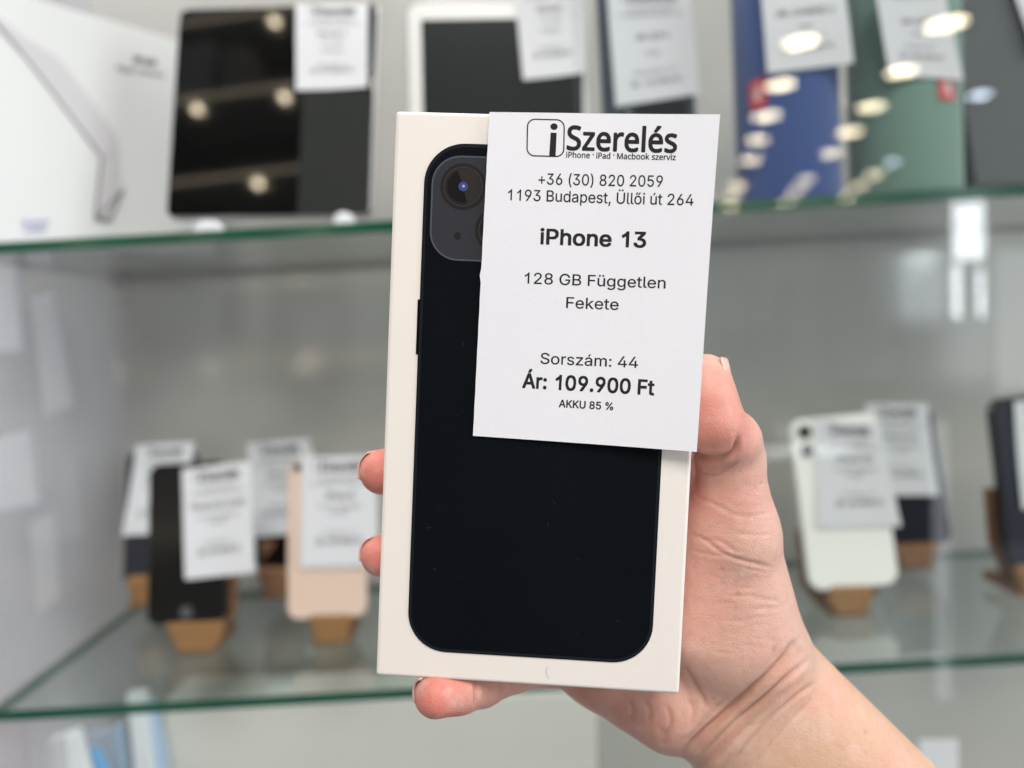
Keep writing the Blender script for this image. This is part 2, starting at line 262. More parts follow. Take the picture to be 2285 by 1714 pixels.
# lettering outlines: character -> (advance, closed outlines as x, y, x, y ...); capital height 509 in A, 573 in N
GL = {}
GL['A'] = {
' ': (188, []),
'%': (676, [[175, 283, 155, 284, 137, 289, 121, 297, 107, 308, 95, 320, 86, 335, 80, 351, 76, 369, 75, 388, 75, 412, 76, 431, 80, 448, 87, 464, 96, 479, 107, 492, 121, 503, 137, 511, 155, 515, 175, 517, 196, 515, 214, 511, 230, 503, 244, 492, 255, 479, 264, 464, 270, 448, 274, 431, 276, 412, 276, 388, 274, 369, 270, 351, 264, 335, 255, 320, 244, 308, 230, 297, 214, 289, 196, 284], [175, 327, 191, 329, 203, 335, 212, 346, 218, 358, 222, 372, 223, 388, 223, 412, 222, 428, 219, 441, 213, 454, 204, 464, 191, 470, 175, 473, 160, 470, 148, 464, 138, 454, 132, 441, 128, 428, 127, 412, 127, 388, 128, 372, 132, 358, 138, 346, 147, 335, 160, 329], [501, -10, 481, -8, 462, -3, 446, 5, 432, 15, 421, 28, 412, 43, 406, 59, 402, 77, 400, 95, 400, 120, 402, 138, 406, 156, 412, 172, 421, 187, 433, 200, 447, 210, 463, 218, 481, 223, 501, 225, 522, 223, 540, 218, 556, 210, 570, 200, 581, 187, 590, 172, 596, 156, 600, 138, 601, 120, 601, 95, 600, 77, 596, 59, 589, 43, 580, 28, 569, 15, 555, 5, 540, -3, 521, -8], [501, 35, 517, 37, 529, 43, 538, 53, 544, 66, 548, 80, 549, 95, 549, 120, 548, 135, 544, 149, 538, 162, 529, 172, 517, 178, 501, 180, 486, 178, 473, 172, 464, 162, 458, 149, 454, 135, 453, 120, 453, 95, 454, 80, 458, 66, 464, 53, 473, 43, 485, 37], [132, 0, 482, 509, 540, 509, 191, 0]]),
'(': (273, [[89, 207, 90, 244, 94, 283, 101, 324, 109, 364, 119, 403, 132, 441, 145, 477, 160, 510, 177, 539, 236, 539, 219, 503, 204, 466, 191, 428, 179, 390, 169, 351, 161, 313, 156, 276, 152, 241, 151, 207, 152, 176, 155, 145, 160, 115, 167, 83, 177, 50, 188, 16, 202, -19, 218, -57, 236, -96, 177, -96, 150, -46, 128, 4, 111, 55, 99, 106, 92, 156]]),
')': (273, [[37, -96, 56, -56, 72, -18, 86, 18, 97, 52, 106, 85, 113, 116, 118, 147, 121, 177, 122, 207, 121, 241, 117, 276, 112, 313, 104, 351, 94, 390, 82, 428, 69, 466, 54, 503, 37, 539, 97, 539, 113, 510, 128, 477, 142, 441, 154, 403, 164, 364, 173, 323, 179, 283, 183, 244, 184, 207, 182, 156, 174, 104, 161, 53, 144, 3, 123, -47, 97, -96]]),
'+': (453, [[198, 34, 198, 364, 255, 364, 255, 34], [61, 172, 61, 226, 391, 226, 391, 172]]),
',': (188, [[38, -119, 68, 71, 137, 71, 84, -119]]),
'-': (453, [[337, 244, 337, 188, 114, 188, 114, 244]]),
'.': (188, [[95, -4, 83, -3, 73, 1, 63, 9, 55, 18, 51, 29, 50, 41, 51, 53, 55, 64, 63, 73, 73, 81, 83, 85, 95, 87, 107, 85, 118, 81, 128, 73, 135, 64, 140, 53, 141, 41, 140, 29, 135, 18, 128, 9, 118, 1, 107, -3]]),
'0': (453, [[227, -7, 191, -3, 158, 7, 130, 24, 105, 48, 85, 77, 69, 113, 57, 155, 50, 202, 48, 254, 50, 306, 57, 353, 69, 395, 85, 431, 106, 461, 130, 484, 159, 502, 191, 512, 227, 516, 262, 512, 295, 502, 323, 484, 348, 461, 368, 431, 384, 395, 396, 353, 403, 306, 405, 254, 403, 202, 396, 155, 384, 113, 368, 77, 348, 48, 323, 24, 295, 7, 263, -3], [227, 50, 250, 52, 271, 60, 290, 74, 306, 92, 320, 116, 330, 144, 338, 176, 342, 213, 344, 254, 342, 295, 338, 332, 330, 365, 320, 393, 306, 416, 290, 435, 271, 449, 250, 457, 227, 460, 203, 457, 182, 449, 163, 435, 147, 416, 134, 393, 123, 365, 115, 332, 111, 295, 109, 254, 111, 213, 115, 176, 123, 144, 134, 116, 147, 92, 163, 74, 182, 60, 203, 52]]),
'1': (453, [[322, 509, 322, 0, 259, 0, 259, 398, 240, 380, 212, 360, 170, 336, 135, 320, 135, 380, 180, 404, 222, 436, 254, 472, 272, 509]]),
'2': (453, [[64, 0, 64, 47, 234, 229, 252, 248, 268, 266, 282, 282, 294, 298, 303, 312, 311, 327, 316, 341, 319, 356, 320, 371, 319, 389, 315, 405, 308, 419, 298, 431, 287, 441, 273, 449, 258, 455, 241, 458, 224, 460, 205, 458, 188, 454, 172, 447, 159, 438, 148, 427, 139, 413, 132, 398, 128, 381, 127, 362, 66, 362, 68, 391, 75, 418, 86, 442, 102, 464, 121, 482, 143, 496, 168, 507, 196, 513, 225, 516, 254, 513, 281, 507, 306, 497, 328, 482, 346, 465, 361, 445, 372, 423, 379, 398, 381, 372, 380, 354, 377, 336, 371, 318, 363, 299, 351, 280, 336, 259, 317, 235, 294, 209, 267, 180, 153, 60, 153, 57, 389, 57, 389, 0]]),
'3': (453, [[218, -7, 188, -5, 159, 1, 133, 10, 108, 22, 88, 38, 70, 57, 57, 79, 48, 104, 44, 132, 109, 132, 112, 115, 118, 100, 126, 87, 137, 76, 150, 66, 165, 59, 182, 54, 200, 51, 219, 50, 239, 51, 258, 55, 275, 61, 291, 69, 304, 80, 315, 93, 323, 108, 328, 125, 329, 145, 328, 163, 323, 180, 316, 196, 306, 211, 292, 223, 275, 234, 254, 241, 229, 246, 201, 248, 157, 248, 157, 299, 288, 448, 288, 452, 70, 452, 70, 509, 372, 509, 372, 461, 211, 278, 211, 289, 247, 290, 279, 286, 308, 276, 333, 262, 354, 244, 371, 222, 383, 198, 391, 173, 393, 145, 390, 116, 383, 90, 370, 66, 354, 45, 333, 27, 309, 12, 281, 2, 251, -5]]),
'4': (453, [[40, 105, 40, 158, 247, 509, 311, 509, 109, 166, 109, 163, 413, 163, 413, 105], [282, 0, 282, 121, 282, 146, 282, 318, 343, 318, 343, 0]]),
'5': (453, [[221, -7, 192, -5, 165, 1, 140, 11, 118, 25, 99, 41, 83, 60, 71, 82, 63, 105, 60, 130, 122, 130, 125, 115, 130, 102, 138, 89, 148, 78, 160, 68, 173, 60, 188, 54, 204, 51, 221, 50, 241, 51, 259, 56, 276, 64, 291, 75, 304, 89, 314, 104, 322, 122, 326, 141, 328, 162, 326, 183, 321, 203, 314, 221, 303, 237, 290, 251, 275, 262, 257, 270, 238, 275, 218, 277, 201, 276, 184, 273, 167, 268, 152, 262, 139, 255, 128, 246, 67, 253, 96, 509, 366, 509, 366, 452, 151, 452, 134, 301, 136, 301, 148, 311, 162, 318, 178, 325, 194, 330, 212, 333, 229, 334, 252, 332, 274, 328, 294, 321, 313, 311, 330, 299, 345, 285, 358, 269, 370, 251, 379, 231, 386, 210, 390, 187, 391, 163, 388, 132, 381, 102, 369, 76, 352, 52, 332, 32, 309, 15, 282, 3, 253, -4]]),
'6': (453, [[226, -7, 196, -4, 168, 3, 142, 15, 119, 31, 100, 51, 84, 74, 73, 101, 66, 130, 64, 162, 65, 187, 71, 212, 80, 239, 93, 268, 112, 302, 137, 340, 252, 509, 322, 509, 151, 261, 145, 261, 151, 270, 157, 279, 165, 288, 174, 295, 184, 302, 196, 307, 208, 311, 221, 313, 235, 314, 265, 312, 291, 305, 316, 295, 337, 280, 355, 262, 370, 240, 380, 215, 387, 187, 389, 157, 387, 127, 379, 98, 368, 73, 352, 50, 333, 30, 310, 14, 284, 3, 257, -4], [226, 48, 245, 50, 263, 55, 279, 63, 293, 73, 304, 86, 314, 101, 322, 119, 326, 137, 327, 157, 326, 178, 322, 196, 314, 213, 304, 228, 293, 241, 279, 251, 263, 259, 245, 264, 226, 265, 207, 264, 190, 259, 174, 252, 160, 241, 148, 229, 138, 214, 131, 197, 126, 179, 125, 158, 126, 138, 131, 119, 138, 102, 148, 86, 160, 73, 174, 63, 190, 55, 207, 50]]),
'7': (453, [[97, 0, 323, 448, 323, 452, 62, 452, 62, 509, 391, 509, 391, 449, 165, 0]]),
'8': (453, [[226, -7, 193, -5, 163, 1, 136, 11, 111, 25, 91, 42, 74, 62, 62, 84, 54, 109, 52, 135, 53, 156, 58, 176, 65, 195, 75, 212, 87, 228, 101, 241, 117, 252, 134, 260, 153, 265, 153, 267, 129, 276, 109, 289, 93, 308, 80, 330, 73, 354, 70, 380, 73, 405, 79, 429, 90, 450, 106, 469, 124, 485, 146, 498, 170, 508, 197, 514, 226, 516, 255, 514, 282, 508, 306, 498, 328, 485, 346, 469, 361, 450, 373, 429, 379, 405, 382, 380, 379, 354, 372, 330, 359, 308, 343, 289, 323, 276, 300, 267, 300, 265, 319, 260, 335, 252, 351, 241, 365, 228, 377, 212, 387, 195, 395, 176, 399, 156, 401, 135, 398, 109, 391, 84, 378, 62, 362, 42, 341, 25, 317, 11, 289, 1, 259, -5], [226, 49, 248, 50, 267, 54, 285, 60, 300, 69, 313, 79, 323, 91, 331, 106, 335, 121, 337, 139, 335, 157, 330, 173, 322, 189, 312, 202, 298, 213, 283, 223, 265, 230, 247, 234, 226, 235, 206, 234, 187, 230, 169, 223, 154, 213, 140, 202, 130, 189, 122, 173, 117, 157, 115, 139, 117, 121, 121, 106, 129, 91, 139, 79, 152, 69, 167, 60, 185, 54, 205, 50], [226, 290, 244, 291, 260, 294, 274, 300, 287, 308, 298, 318, 307, 330, 314, 344, 318, 359, 319, 376, 318, 392, 314, 407, 308, 420, 299, 432, 288, 442, 275, 449, 260, 455, 244, 459, 226, 460, 208, 459, 192, 455, 177, 449, 164, 442, 153, 432, 145, 420, 138, 407, 134, 392, 133, 376, 134, 359, 138, 344, 145, 330, 154, 318, 165, 308, 178, 300, 193, 294, 209, 291]]),
'9': (453, [[226, 516, 256, 513, 285, 506, 310, 494, 333, 478, 352, 458, 368, 434, 380, 408, 387, 378, 389, 347, 387, 322, 382, 296, 373, 270, 359, 240, 340, 207, 315, 168, 200, 0, 130, 0, 301, 248, 307, 248, 302, 238, 295, 229, 287, 221, 278, 214, 268, 207, 257, 202, 245, 198, 232, 195, 218, 195, 188, 197, 161, 203, 137, 214, 116, 229, 98, 247, 83, 269, 72, 294, 66, 321, 64, 352, 66, 382, 73, 411, 85, 436, 101, 459, 120, 479, 143, 494, 168, 506, 196, 513], [226, 460, 207, 459, 190, 454, 174, 446, 160, 435, 148, 423, 138, 407, 131, 390, 127, 372, 125, 352, 127, 331, 131, 313, 138, 295, 148, 280, 160, 268, 174, 257, 190, 250, 207, 245, 226, 243, 245, 245, 263, 249, 279, 257, 293, 267, 305, 280, 314, 295, 322, 312, 326, 330, 327, 350, 326, 371, 322, 390, 314, 407, 305, 422, 293, 435, 279, 446, 263, 454, 245, 459]]),
':': (188, [[95, -4, 83, -3, 73, 1, 63, 9, 55, 18, 51, 29, 50, 41, 51, 53, 55, 64, 63, 73, 73, 81, 83, 85, 95, 87, 107, 85, 118, 81, 128, 73, 135, 64, 140, 53, 141, 41, 140, 29, 135, 18, 128, 9, 118, 1, 107, -3], [95, 271, 83, 272, 73, 277, 63, 284, 55, 294, 51, 304, 50, 316, 51, 328, 55, 339, 63, 349, 73, 356, 83, 360, 95, 362, 107, 360, 118, 356, 128, 349, 135, 339, 140, 328, 141, 316, 140, 304, 135, 294, 128, 284, 118, 277, 107, 272]]),
'A': (480, [[16, 0, 201, 509, 276, 509, 463, 0, 395, 0, 287, 302, 280, 323, 272, 346, 264, 372, 255, 402, 244, 438, 232, 478, 245, 478, 233, 437, 222, 402, 213, 371, 204, 345, 197, 322, 191, 302, 85, 0], [110, 142, 110, 199, 370, 199, 370, 142]]),
'B': (456, [[60, 0, 60, 509, 241, 509, 274, 507, 304, 501, 329, 491, 350, 477, 367, 461, 381, 442, 390, 421, 396, 398, 398, 374, 397, 353, 393, 336, 387, 320, 378, 307, 368, 295, 356, 286, 343, 278, 329, 272, 315, 267, 315, 262, 331, 260, 347, 254, 363, 245, 378, 234, 391, 220, 402, 203, 411, 184, 416, 161, 418, 136, 416, 111, 410, 88, 400, 67, 386, 48, 368, 31, 344, 18, 317, 8, 284, 2, 247, 0], [125, 57, 245, 57, 281, 60, 309, 67, 330, 80, 344, 96, 353, 115, 355, 137, 354, 153, 350, 169, 342, 184, 333, 197, 320, 209, 306, 218, 289, 225, 269, 229, 248, 231, 125, 231], [125, 285, 238, 285, 256, 287, 273, 290, 288, 296, 302, 304, 314, 314, 323, 326, 330, 340, 335, 355, 336, 372, 333, 393, 326, 412, 313, 429, 294, 442, 270, 449, 240, 452, 125, 452]]),
'C': (510, [[267, -7, 225, -3, 186, 7, 150, 25, 119, 49, 92, 79, 70, 115, 53, 157, 44, 203, 40, 254, 44, 305, 53, 352, 70, 393, 92, 429, 119, 459, 150, 484, 186, 501, 225, 512, 267, 516, 293, 514, 317, 511, 340, 504, 362, 496, 383, 485, 402, 471, 419, 456, 435, 438, 448, 418, 459, 397, 467, 373, 473, 348, 408, 348, 404, 365, 397, 380, 389, 395, 380, 407, 369, 418, 357, 428, 344, 437, 330, 444, 315, 449, 300, 453, 284, 455, 267, 456, 237, 453, 209, 445, 184, 432, 161, 414, 141, 391, 125, 364, 113, 332, 106, 295, 103, 254, 106, 213, 113, 177, 125, 145, 141, 117, 161, 94, 184, 76, 210, 63, 237, 56, 267, 53, 284, 54, 300, 56, 315, 60, 330, 65, 344, 72, 357, 81, 369, 90, 380, 102, 389, 114, 397, 128, 404, 144, 408, 160, 473, 160, 467, 135, 459, 112, 448, 91, 435, 71, 420, 53, 402, 38, 383, 24, 363, 13, 341, 5, 317, -2, 293, -6]]),
'D': (502, [[219, 0, 96, 0, 96, 57, 215, 57, 254, 60, 288, 68, 318, 81, 343, 99, 363, 122, 379, 149, 390, 181, 397, 216, 399, 255, 397, 294, 390, 329, 379, 361, 364, 388, 344, 410, 320, 428, 291, 441, 258, 449, 221, 452, 93, 452, 93, 509, 225, 509, 273, 505, 315, 495, 353, 478, 385, 455, 412, 426, 433, 391, 449, 351, 458, 306, 462, 255, 458, 205, 449, 159, 433, 119, 411, 83, 384, 54, 351, 31, 312, 14, 268, 3], [125, 509, 125, 0, 60, 0, 60, 509]]),
'E': (419, [[60, 0, 60, 509, 372, 509, 372, 452, 125, 452, 125, 286, 355, 286, 355, 229, 125, 229, 125, 57, 375, 57, 375, 0]]),
'F': (410, [[60, 0, 60, 509, 369, 509, 369, 452, 125, 452, 125, 278, 346, 278, 346, 221, 125, 221, 125, 0]]),
'G': (520, [[269, -7, 225, -3, 185, 7, 149, 25, 118, 49, 91, 79, 69, 116, 53, 157, 43, 203, 40, 254, 43, 305, 53, 352, 69, 393, 91, 429, 117, 459, 149, 484, 184, 501, 223, 512, 265, 516, 291, 514, 316, 510, 340, 504, 363, 494, 384, 483, 403, 469, 421, 453, 436, 436, 449, 416, 460, 395, 468, 373, 474, 349, 408, 349, 402, 365, 395, 379, 387, 393, 378, 406, 368, 417, 356, 427, 344, 436, 330, 443, 315, 448, 300, 453, 283, 455, 265, 456, 236, 453, 209, 445, 183, 432, 160, 414, 141, 392, 125, 364, 113, 332, 106, 295, 103, 254, 106, 213, 113, 177, 125, 145, 141, 117, 161, 95, 184, 76, 210, 63, 238, 56, 269, 53, 296, 55, 322, 61, 345, 71, 365, 85, 382, 102, 396, 123, 407, 147, 413, 173, 415, 202, 434, 199, 283, 199, 283, 256, 478, 256, 478, 200, 475, 160, 466, 124, 451, 91, 431, 62, 406, 38, 377, 19, 344, 5, 308, -4]]),
'H': (517, [[60, 0, 60, 509, 125, 509, 125, 289, 392, 289, 392, 509, 457, 509, 457, 0, 392, 0, 392, 232, 125, 232, 125, 0]]),
'I': (300, [[31, 0, 31, 57, 118, 57, 118, 452, 31, 452, 31, 509, 269, 509, 269, 452, 183, 452, 183, 57, 269, 57, 269, 0]]),
'J': (396, [[185, -7, 143, -2, 106, 11, 75, 33, 52, 63, 38, 100, 33, 145, 33, 173, 98, 173, 98, 145, 100, 117, 108, 93, 122, 74, 139, 61, 160, 53, 185, 50, 209, 53, 230, 61, 248, 74, 261, 93, 269, 117, 272, 145, 272, 509, 336, 509, 336, 145, 332, 100, 318, 63, 294, 33, 263, 11, 227, -2]]),
'K': (467, [[104, 145, 104, 216, 116, 231, 128, 246, 139, 261, 151, 275, 162, 289, 174, 303, 187, 317, 199, 331, 212, 344, 364, 509, 448, 509, 231, 276, 228, 276], [60, 0, 60, 509, 125, 509, 125, 334, 124, 225, 125, 193, 125, 0], [372, 0, 188, 259, 228, 309, 449, 0]]),
'L': (393, [[60, 0, 60, 509, 125, 509, 125, 57, 361, 57, 361, 0]]),
'M': (628, [[60, 0, 60, 509, 152, 509, 277, 187, 287, 159, 299, 123, 311, 84, 322, 49, 307, 49, 318, 83, 330, 121, 342, 158, 352, 187, 476, 509, 568, 509, 568, 0, 504, 0, 504, 291, 504, 327, 505, 369, 506, 413, 507, 457, 513, 457, 508, 441, 503, 425, 498, 409, 482, 363, 467, 322, 456, 291, 342, 0, 286, 0, 170, 291, 159, 321, 145, 361, 129, 408, 112, 457, 119, 457, 120, 416, 121, 372, 122, 328, 122, 291, 122, 0]]),
'N': (523, [[60, 0, 60, 509, 136, 509, 343, 183, 349, 174, 355, 163, 363, 151, 371, 137, 379, 122, 388, 107, 396, 90, 405, 73, 414, 55, 405, 54, 403, 72, 402, 90, 401, 108, 400, 126, 399, 142, 399, 157, 399, 195, 399, 509, 463, 509, 463, 0, 387, 0, 202, 290, 177, 331, 168, 346, 159, 363, 148, 381, 108, 452, 119, 454, 122, 384, 124, 328, 125, 291, 125, 0]]),
'P': (445, [[60, 0, 60, 509, 235, 509, 272, 506, 305, 499, 332, 487, 356, 471, 375, 452, 390, 430, 400, 404, 407, 377, 409, 348, 407, 318, 400, 291, 390, 265, 375, 243, 356, 223, 332, 207, 305, 195, 272, 188, 235, 186, 109, 186, 109, 242, 233, 242, 257, 244, 279, 248, 297, 256, 312, 266, 324, 279, 333, 294, 339, 310, 343, 328, 344, 348, 343, 367, 339, 385, 333, 402, 324, 416, 312, 428, 297, 439, 279, 446, 257, 451, 232, 452, 125, 452, 125, 0]]),
'Q': (533, [[245, 159, 313, 159, 369, 85, 384, 65, 468, -48, 401, -48, 346, 27, 331, 46], [267, -7, 225, -3, 186, 7, 150, 25, 119, 49, 92, 79, 70, 115, 53, 157, 44, 203, 40, 254, 44, 305, 53, 352, 70, 393, 92, 429, 119, 459, 150, 484, 186, 501, 225, 512, 267, 516, 309, 512, 348, 501, 384, 484, 415, 459, 442, 429, 464, 393, 480, 352, 490, 305, 493, 254, 490, 203, 480, 157, 464, 115, 442, 79, 415, 49, 384, 25, 348, 7, 309, -3], [267, 53, 296, 55, 324, 63, 349, 76, 372, 94, 392, 116, 408, 144, 420, 176, 428, 213, 430, 254, 428, 295, 420, 332, 408, 365, 392, 392, 372, 415, 349, 433, 324, 446, 296, 453, 267, 456, 237, 453, 210, 445, 184, 433, 161, 415, 142, 392, 125, 364, 113, 332, 106, 295, 103, 254, 106, 213, 113, 176, 125, 144, 142, 117, 161, 94, 184, 76, 210, 63, 237, 55]]),
'R': (449, [[60, 0, 60, 509, 236, 509, 273, 506, 305, 500, 333, 489, 356, 473, 376, 455, 390, 433, 401, 408, 407, 381, 409, 352, 407, 323, 401, 296, 390, 271, 376, 250, 356, 232, 333, 217, 305, 206, 273, 200, 236, 198, 96, 198, 96, 255, 234, 255, 258, 256, 280, 260, 298, 267, 313, 276, 325, 287, 334, 300, 340, 316, 344, 333, 345, 352, 344, 371, 340, 389, 334, 405, 325, 419, 313, 430, 298, 440, 279, 446, 258, 451, 233, 452, 125, 452, 125, 0], [353, 0, 230, 229, 303, 229, 428, 0]]),
'S': (447, [[224, -9, 188, -7, 156, -1, 128, 9, 102, 23, 81, 40, 64, 60, 51, 83, 42, 109, 38, 137, 104, 137, 108, 118, 114, 102, 123, 88, 136, 76, 150, 66, 166, 59, 185, 53, 204, 50, 224, 49, 246, 50, 267, 54, 286, 60, 303, 69, 317, 79, 329, 92, 338, 106, 344, 122, 346, 139, 344, 154, 340, 168, 332, 179, 322, 189, 310, 197, 296, 205, 280, 211, 263, 217, 245, 222, 184, 239, 145, 253, 112, 269, 86, 289, 67, 313, 56, 341, 52, 372, 54, 400, 62, 425, 75, 448, 92, 468, 113, 484, 138, 498, 165, 508, 195, 514, 227, 516, 259, 514, 289, 508, 316, 498, 340, 484, 360, 468, 377, 449, 390, 427, 398, 403, 401, 378, 337, 378, 332, 402, 320, 421, 302, 437, 280, 449, 254, 456, 225, 459, 204, 457, 185, 454, 167, 448, 152, 440, 139, 430, 129, 418, 121, 405, 117, 391, 115, 376, 117, 359, 122, 345, 131, 334, 142, 324, 155, 315, 169, 308, 184, 302, 198, 297, 212, 293, 264, 279, 279, 275, 295, 270, 312, 264, 328, 256, 344, 248, 359, 238, 372, 226, 384, 213, 395, 198, 402, 180, 407, 161, 408, 139, 406, 112, 399, 87, 386, 64, 370, 43, 349, 25, 323, 11, 294, 0, 261, -7]]),
'T': (449, [[32, 452, 32, 509, 417, 509, 417, 452, 257, 452, 257, 0, 193, 0, 193, 452]]),
'U': (517, [[259, -8, 220, -6, 186, 2, 154, 15, 126, 33, 103, 55, 85, 80, 71, 108, 63, 140, 60, 173, 60, 509, 124, 509, 124, 178, 126, 155, 132, 133, 141, 113, 153, 95, 169, 80, 187, 68, 208, 59, 232, 53, 259, 52, 285, 53, 309, 59, 331, 68, 349, 80, 364, 95, 377, 113, 385, 133, 391, 155, 393, 178, 393, 509, 457, 509, 457, 173, 454, 140, 446, 108, 433, 80, 414, 55, 391, 33, 363, 15, 332, 2, 297, -6]]),
'V': (480, [[204, 0, 16, 509, 84, 509, 192, 206, 199, 187, 207, 164, 215, 137, 225, 106, 236, 71, 248, 31, 235, 31, 247, 71, 257, 107, 267, 138, 276, 165, 283, 187, 290, 206, 395, 509, 463, 509, 278, 0]]),
'W': (686, [[155, 0, 16, 509, 82, 509, 163, 196, 167, 179, 172, 162, 175, 145, 187, 94, 190, 76, 194, 58, 197, 40, 189, 40, 193, 58, 196, 76, 200, 94, 203, 111, 207, 128, 211, 145, 224, 196, 306, 509, 380, 509, 462, 196, 466, 179, 470, 162, 474, 145, 486, 94, 490, 76, 494, 58, 497, 40, 488, 40, 492, 58, 495, 76, 499, 94, 503, 111, 506, 128, 510, 145, 523, 196, 603, 509, 670, 509, 530, 0, 455, 0, 368, 323, 362, 345, 357, 368, 351, 391, 346, 417, 341, 445, 336, 475, 350, 475, 345, 446, 340, 420, 335, 395, 330, 371, 324, 347, 318, 323, 230, 0]]),
'X': (474, [[18, 0, 217, 284, 217, 236, 29, 509, 104, 509, 178, 400, 188, 386, 196, 373, 204, 361, 211, 350, 217, 340, 223, 329, 230, 318, 236, 305, 243, 292, 232, 292, 252, 329, 258, 339, 265, 350, 272, 361, 298, 400, 374, 509, 446, 509, 259, 239, 259, 287, 456, 0, 382, 0, 292, 129, 268, 165, 262, 175, 256, 185, 250, 195, 244, 206, 237, 218, 230, 231, 244, 231, 238, 219, 231, 207, 225, 196, 219, 186, 213, 176, 206, 166, 182, 129, 91, 0]]),
'Z': (438, [[42, 0, 42, 46, 273, 385, 284, 400, 295, 415, 306, 431, 318, 446, 329, 461, 341, 476, 348, 454, 327, 453, 306, 453, 285, 452, 265, 452, 244, 452, 223, 452, 40, 452, 40, 509, 397, 509, 397, 462, 169, 129, 157, 113, 146, 97, 134, 81, 97, 33, 90, 54, 111, 55, 131, 56, 152, 57, 173, 57, 193, 57, 214, 57, 399, 57, 399, 0]]),
'a': (389, [[160, -9, 137, -7, 115, -3, 94, 5, 76, 15, 60, 29, 48, 45, 38, 63, 32, 84, 30, 108, 32, 128, 36, 146, 43, 161, 53, 174, 64, 184, 78, 193, 92, 200, 108, 206, 125, 211, 143, 214, 161, 217, 178, 220, 234, 227, 247, 229, 257, 231, 265, 235, 271, 240, 274, 246, 276, 255, 276, 257, 275, 272, 272, 285, 267, 297, 260, 307, 251, 315, 240, 322, 227, 327, 212, 330, 196, 331, 178, 330, 163, 327, 149, 322, 137, 316, 127, 309, 118, 301, 110, 292, 104, 283, 100, 274, 41, 291, 51, 313, 64, 331, 79, 346, 95, 358, 114, 368, 133, 375, 153, 380, 173, 383, 194, 384, 208, 384, 223, 382, 239, 379, 255, 375, 271, 369, 286, 360, 300, 350, 312, 336, 322, 320, 330, 301, 335, 278, 337, 251, 337, 0, 277, 0, 277, 52, 272, 52, 267, 43, 260, 34, 252, 25, 242, 16, 229, 8, 215, 1, 199, -4, 181, -7], [170, 45, 192, 47, 211, 51, 228, 59, 242, 68, 254, 80, 263, 93, 270, 108, 274, 122, 276, 138, 276, 190, 272, 187, 267, 184, 259, 182, 251, 180, 241, 178, 231, 176, 200, 171, 175, 168, 161, 166, 147, 163, 134, 159, 122, 153, 112, 147, 103, 139, 97, 130, 93, 118, 92, 105, 93, 93, 96, 82, 102, 72, 109, 64, 119, 57, 130, 52, 142, 48, 156, 46]]),
'b': (424, [[229, -8, 208, -7, 189, -3, 172, 4, 159, 12, 147, 21, 138, 31, 130, 41, 123, 50, 118, 59, 112, 59, 112, 0, 53, 0, 53, 509, 114, 509, 114, 319, 118, 319, 123, 327, 130, 336, 137, 346, 147, 355, 158, 364, 171, 373, 188, 379, 207, 383, 229, 384, 259, 382, 287, 374, 313, 361, 335, 342, 354, 320, 370, 293, 381, 261, 388, 227, 390, 189, 388, 151, 381, 116, 370, 84, 355, 57, 336, 34, 313, 16, 288, 3, 260, -6], [220, 47, 242, 49, 262, 55, 279, 66, 294, 80, 306, 97, 316, 117, 323, 139, 327, 163, 328, 189, 327, 215, 323, 239, 316, 261, 307, 281, 295, 298, 280, 311, 262, 322, 243, 328, 220, 330, 198, 328, 178, 322, 161, 312, 147, 299, 134, 282, 125, 263, 118, 241, 114, 216, 113, 189, 114, 162, 118, 138, 125, 115, 135, 95, 147, 78, 162, 65, 179, 55, 198, 49]]),
'c': (396, [[207, -8, 174, -5, 144, 3, 117, 16, 93, 35, 72, 58, 56, 85, 44, 116, 37, 150, 34, 187, 37, 225, 44, 260, 56, 291, 72, 318, 93, 341, 117, 360, 144, 374, 174, 382, 207, 384, 226, 384, 243, 381, 260, 377, 276, 371, 291, 364, 305, 356, 318, 346, 330, 335, 340, 322, 349, 308, 356, 293, 362, 277, 303, 262, 300, 272, 295, 281, 290, 289, 284, 297, 278, 304, 270, 311, 261, 316, 252, 321, 242, 325, 231, 328, 220, 329, 207, 330, 184, 328, 163, 321, 145, 310, 130, 296, 118, 278, 108, 258, 102, 236, 98, 212, 96, 187, 98, 163, 102, 139, 108, 117, 118, 97, 130, 80, 145, 66, 163, 55, 184, 49, 207, 46, 220, 47, 232, 49, 243, 52, 253, 55, 262, 60, 271, 66, 279, 73, 285, 80, 292, 89, 297, 98, 301, 107, 304, 117, 363, 102, 357, 86, 350, 70, 341, 56, 331, 43, 319, 32, 306, 21, 292, 12, 277, 5, 261, -1, 244, -5, 226, -7]]),
'd': (424, [[195, -8, 165, -6, 137, 3, 111, 16, 89, 34, 70, 57, 55, 84, 43, 116, 36, 151, 34, 189, 36, 227, 43, 261, 55, 293, 70, 320, 89, 342, 112, 361, 137, 374, 165, 382, 196, 384, 218, 383, 237, 379, 253, 373, 267, 364, 278, 355, 287, 346, 295, 336, 301, 327, 306, 319, 311, 319, 311, 509, 372, 509, 372, 0, 313, 0, 313, 59, 307, 59, 301, 50, 295, 41, 287, 31, 277, 21, 266, 12, 252, 4, 236, -3, 217, -7], [205, 47, 226, 49, 246, 55, 263, 65, 278, 78, 290, 95, 299, 115, 306, 138, 310, 162, 312, 189, 310, 216, 306, 241, 300, 263, 290, 282, 278, 299, 263, 312, 246, 322, 227, 328, 205, 330, 182, 328, 162, 322, 145, 311, 130, 298, 118, 281, 108, 261, 102, 239, 98, 215, 96, 189, 98, 163, 102, 139, 109, 117, 118, 97, 130, 80, 145, 66, 162, 55, 182, 49]]),
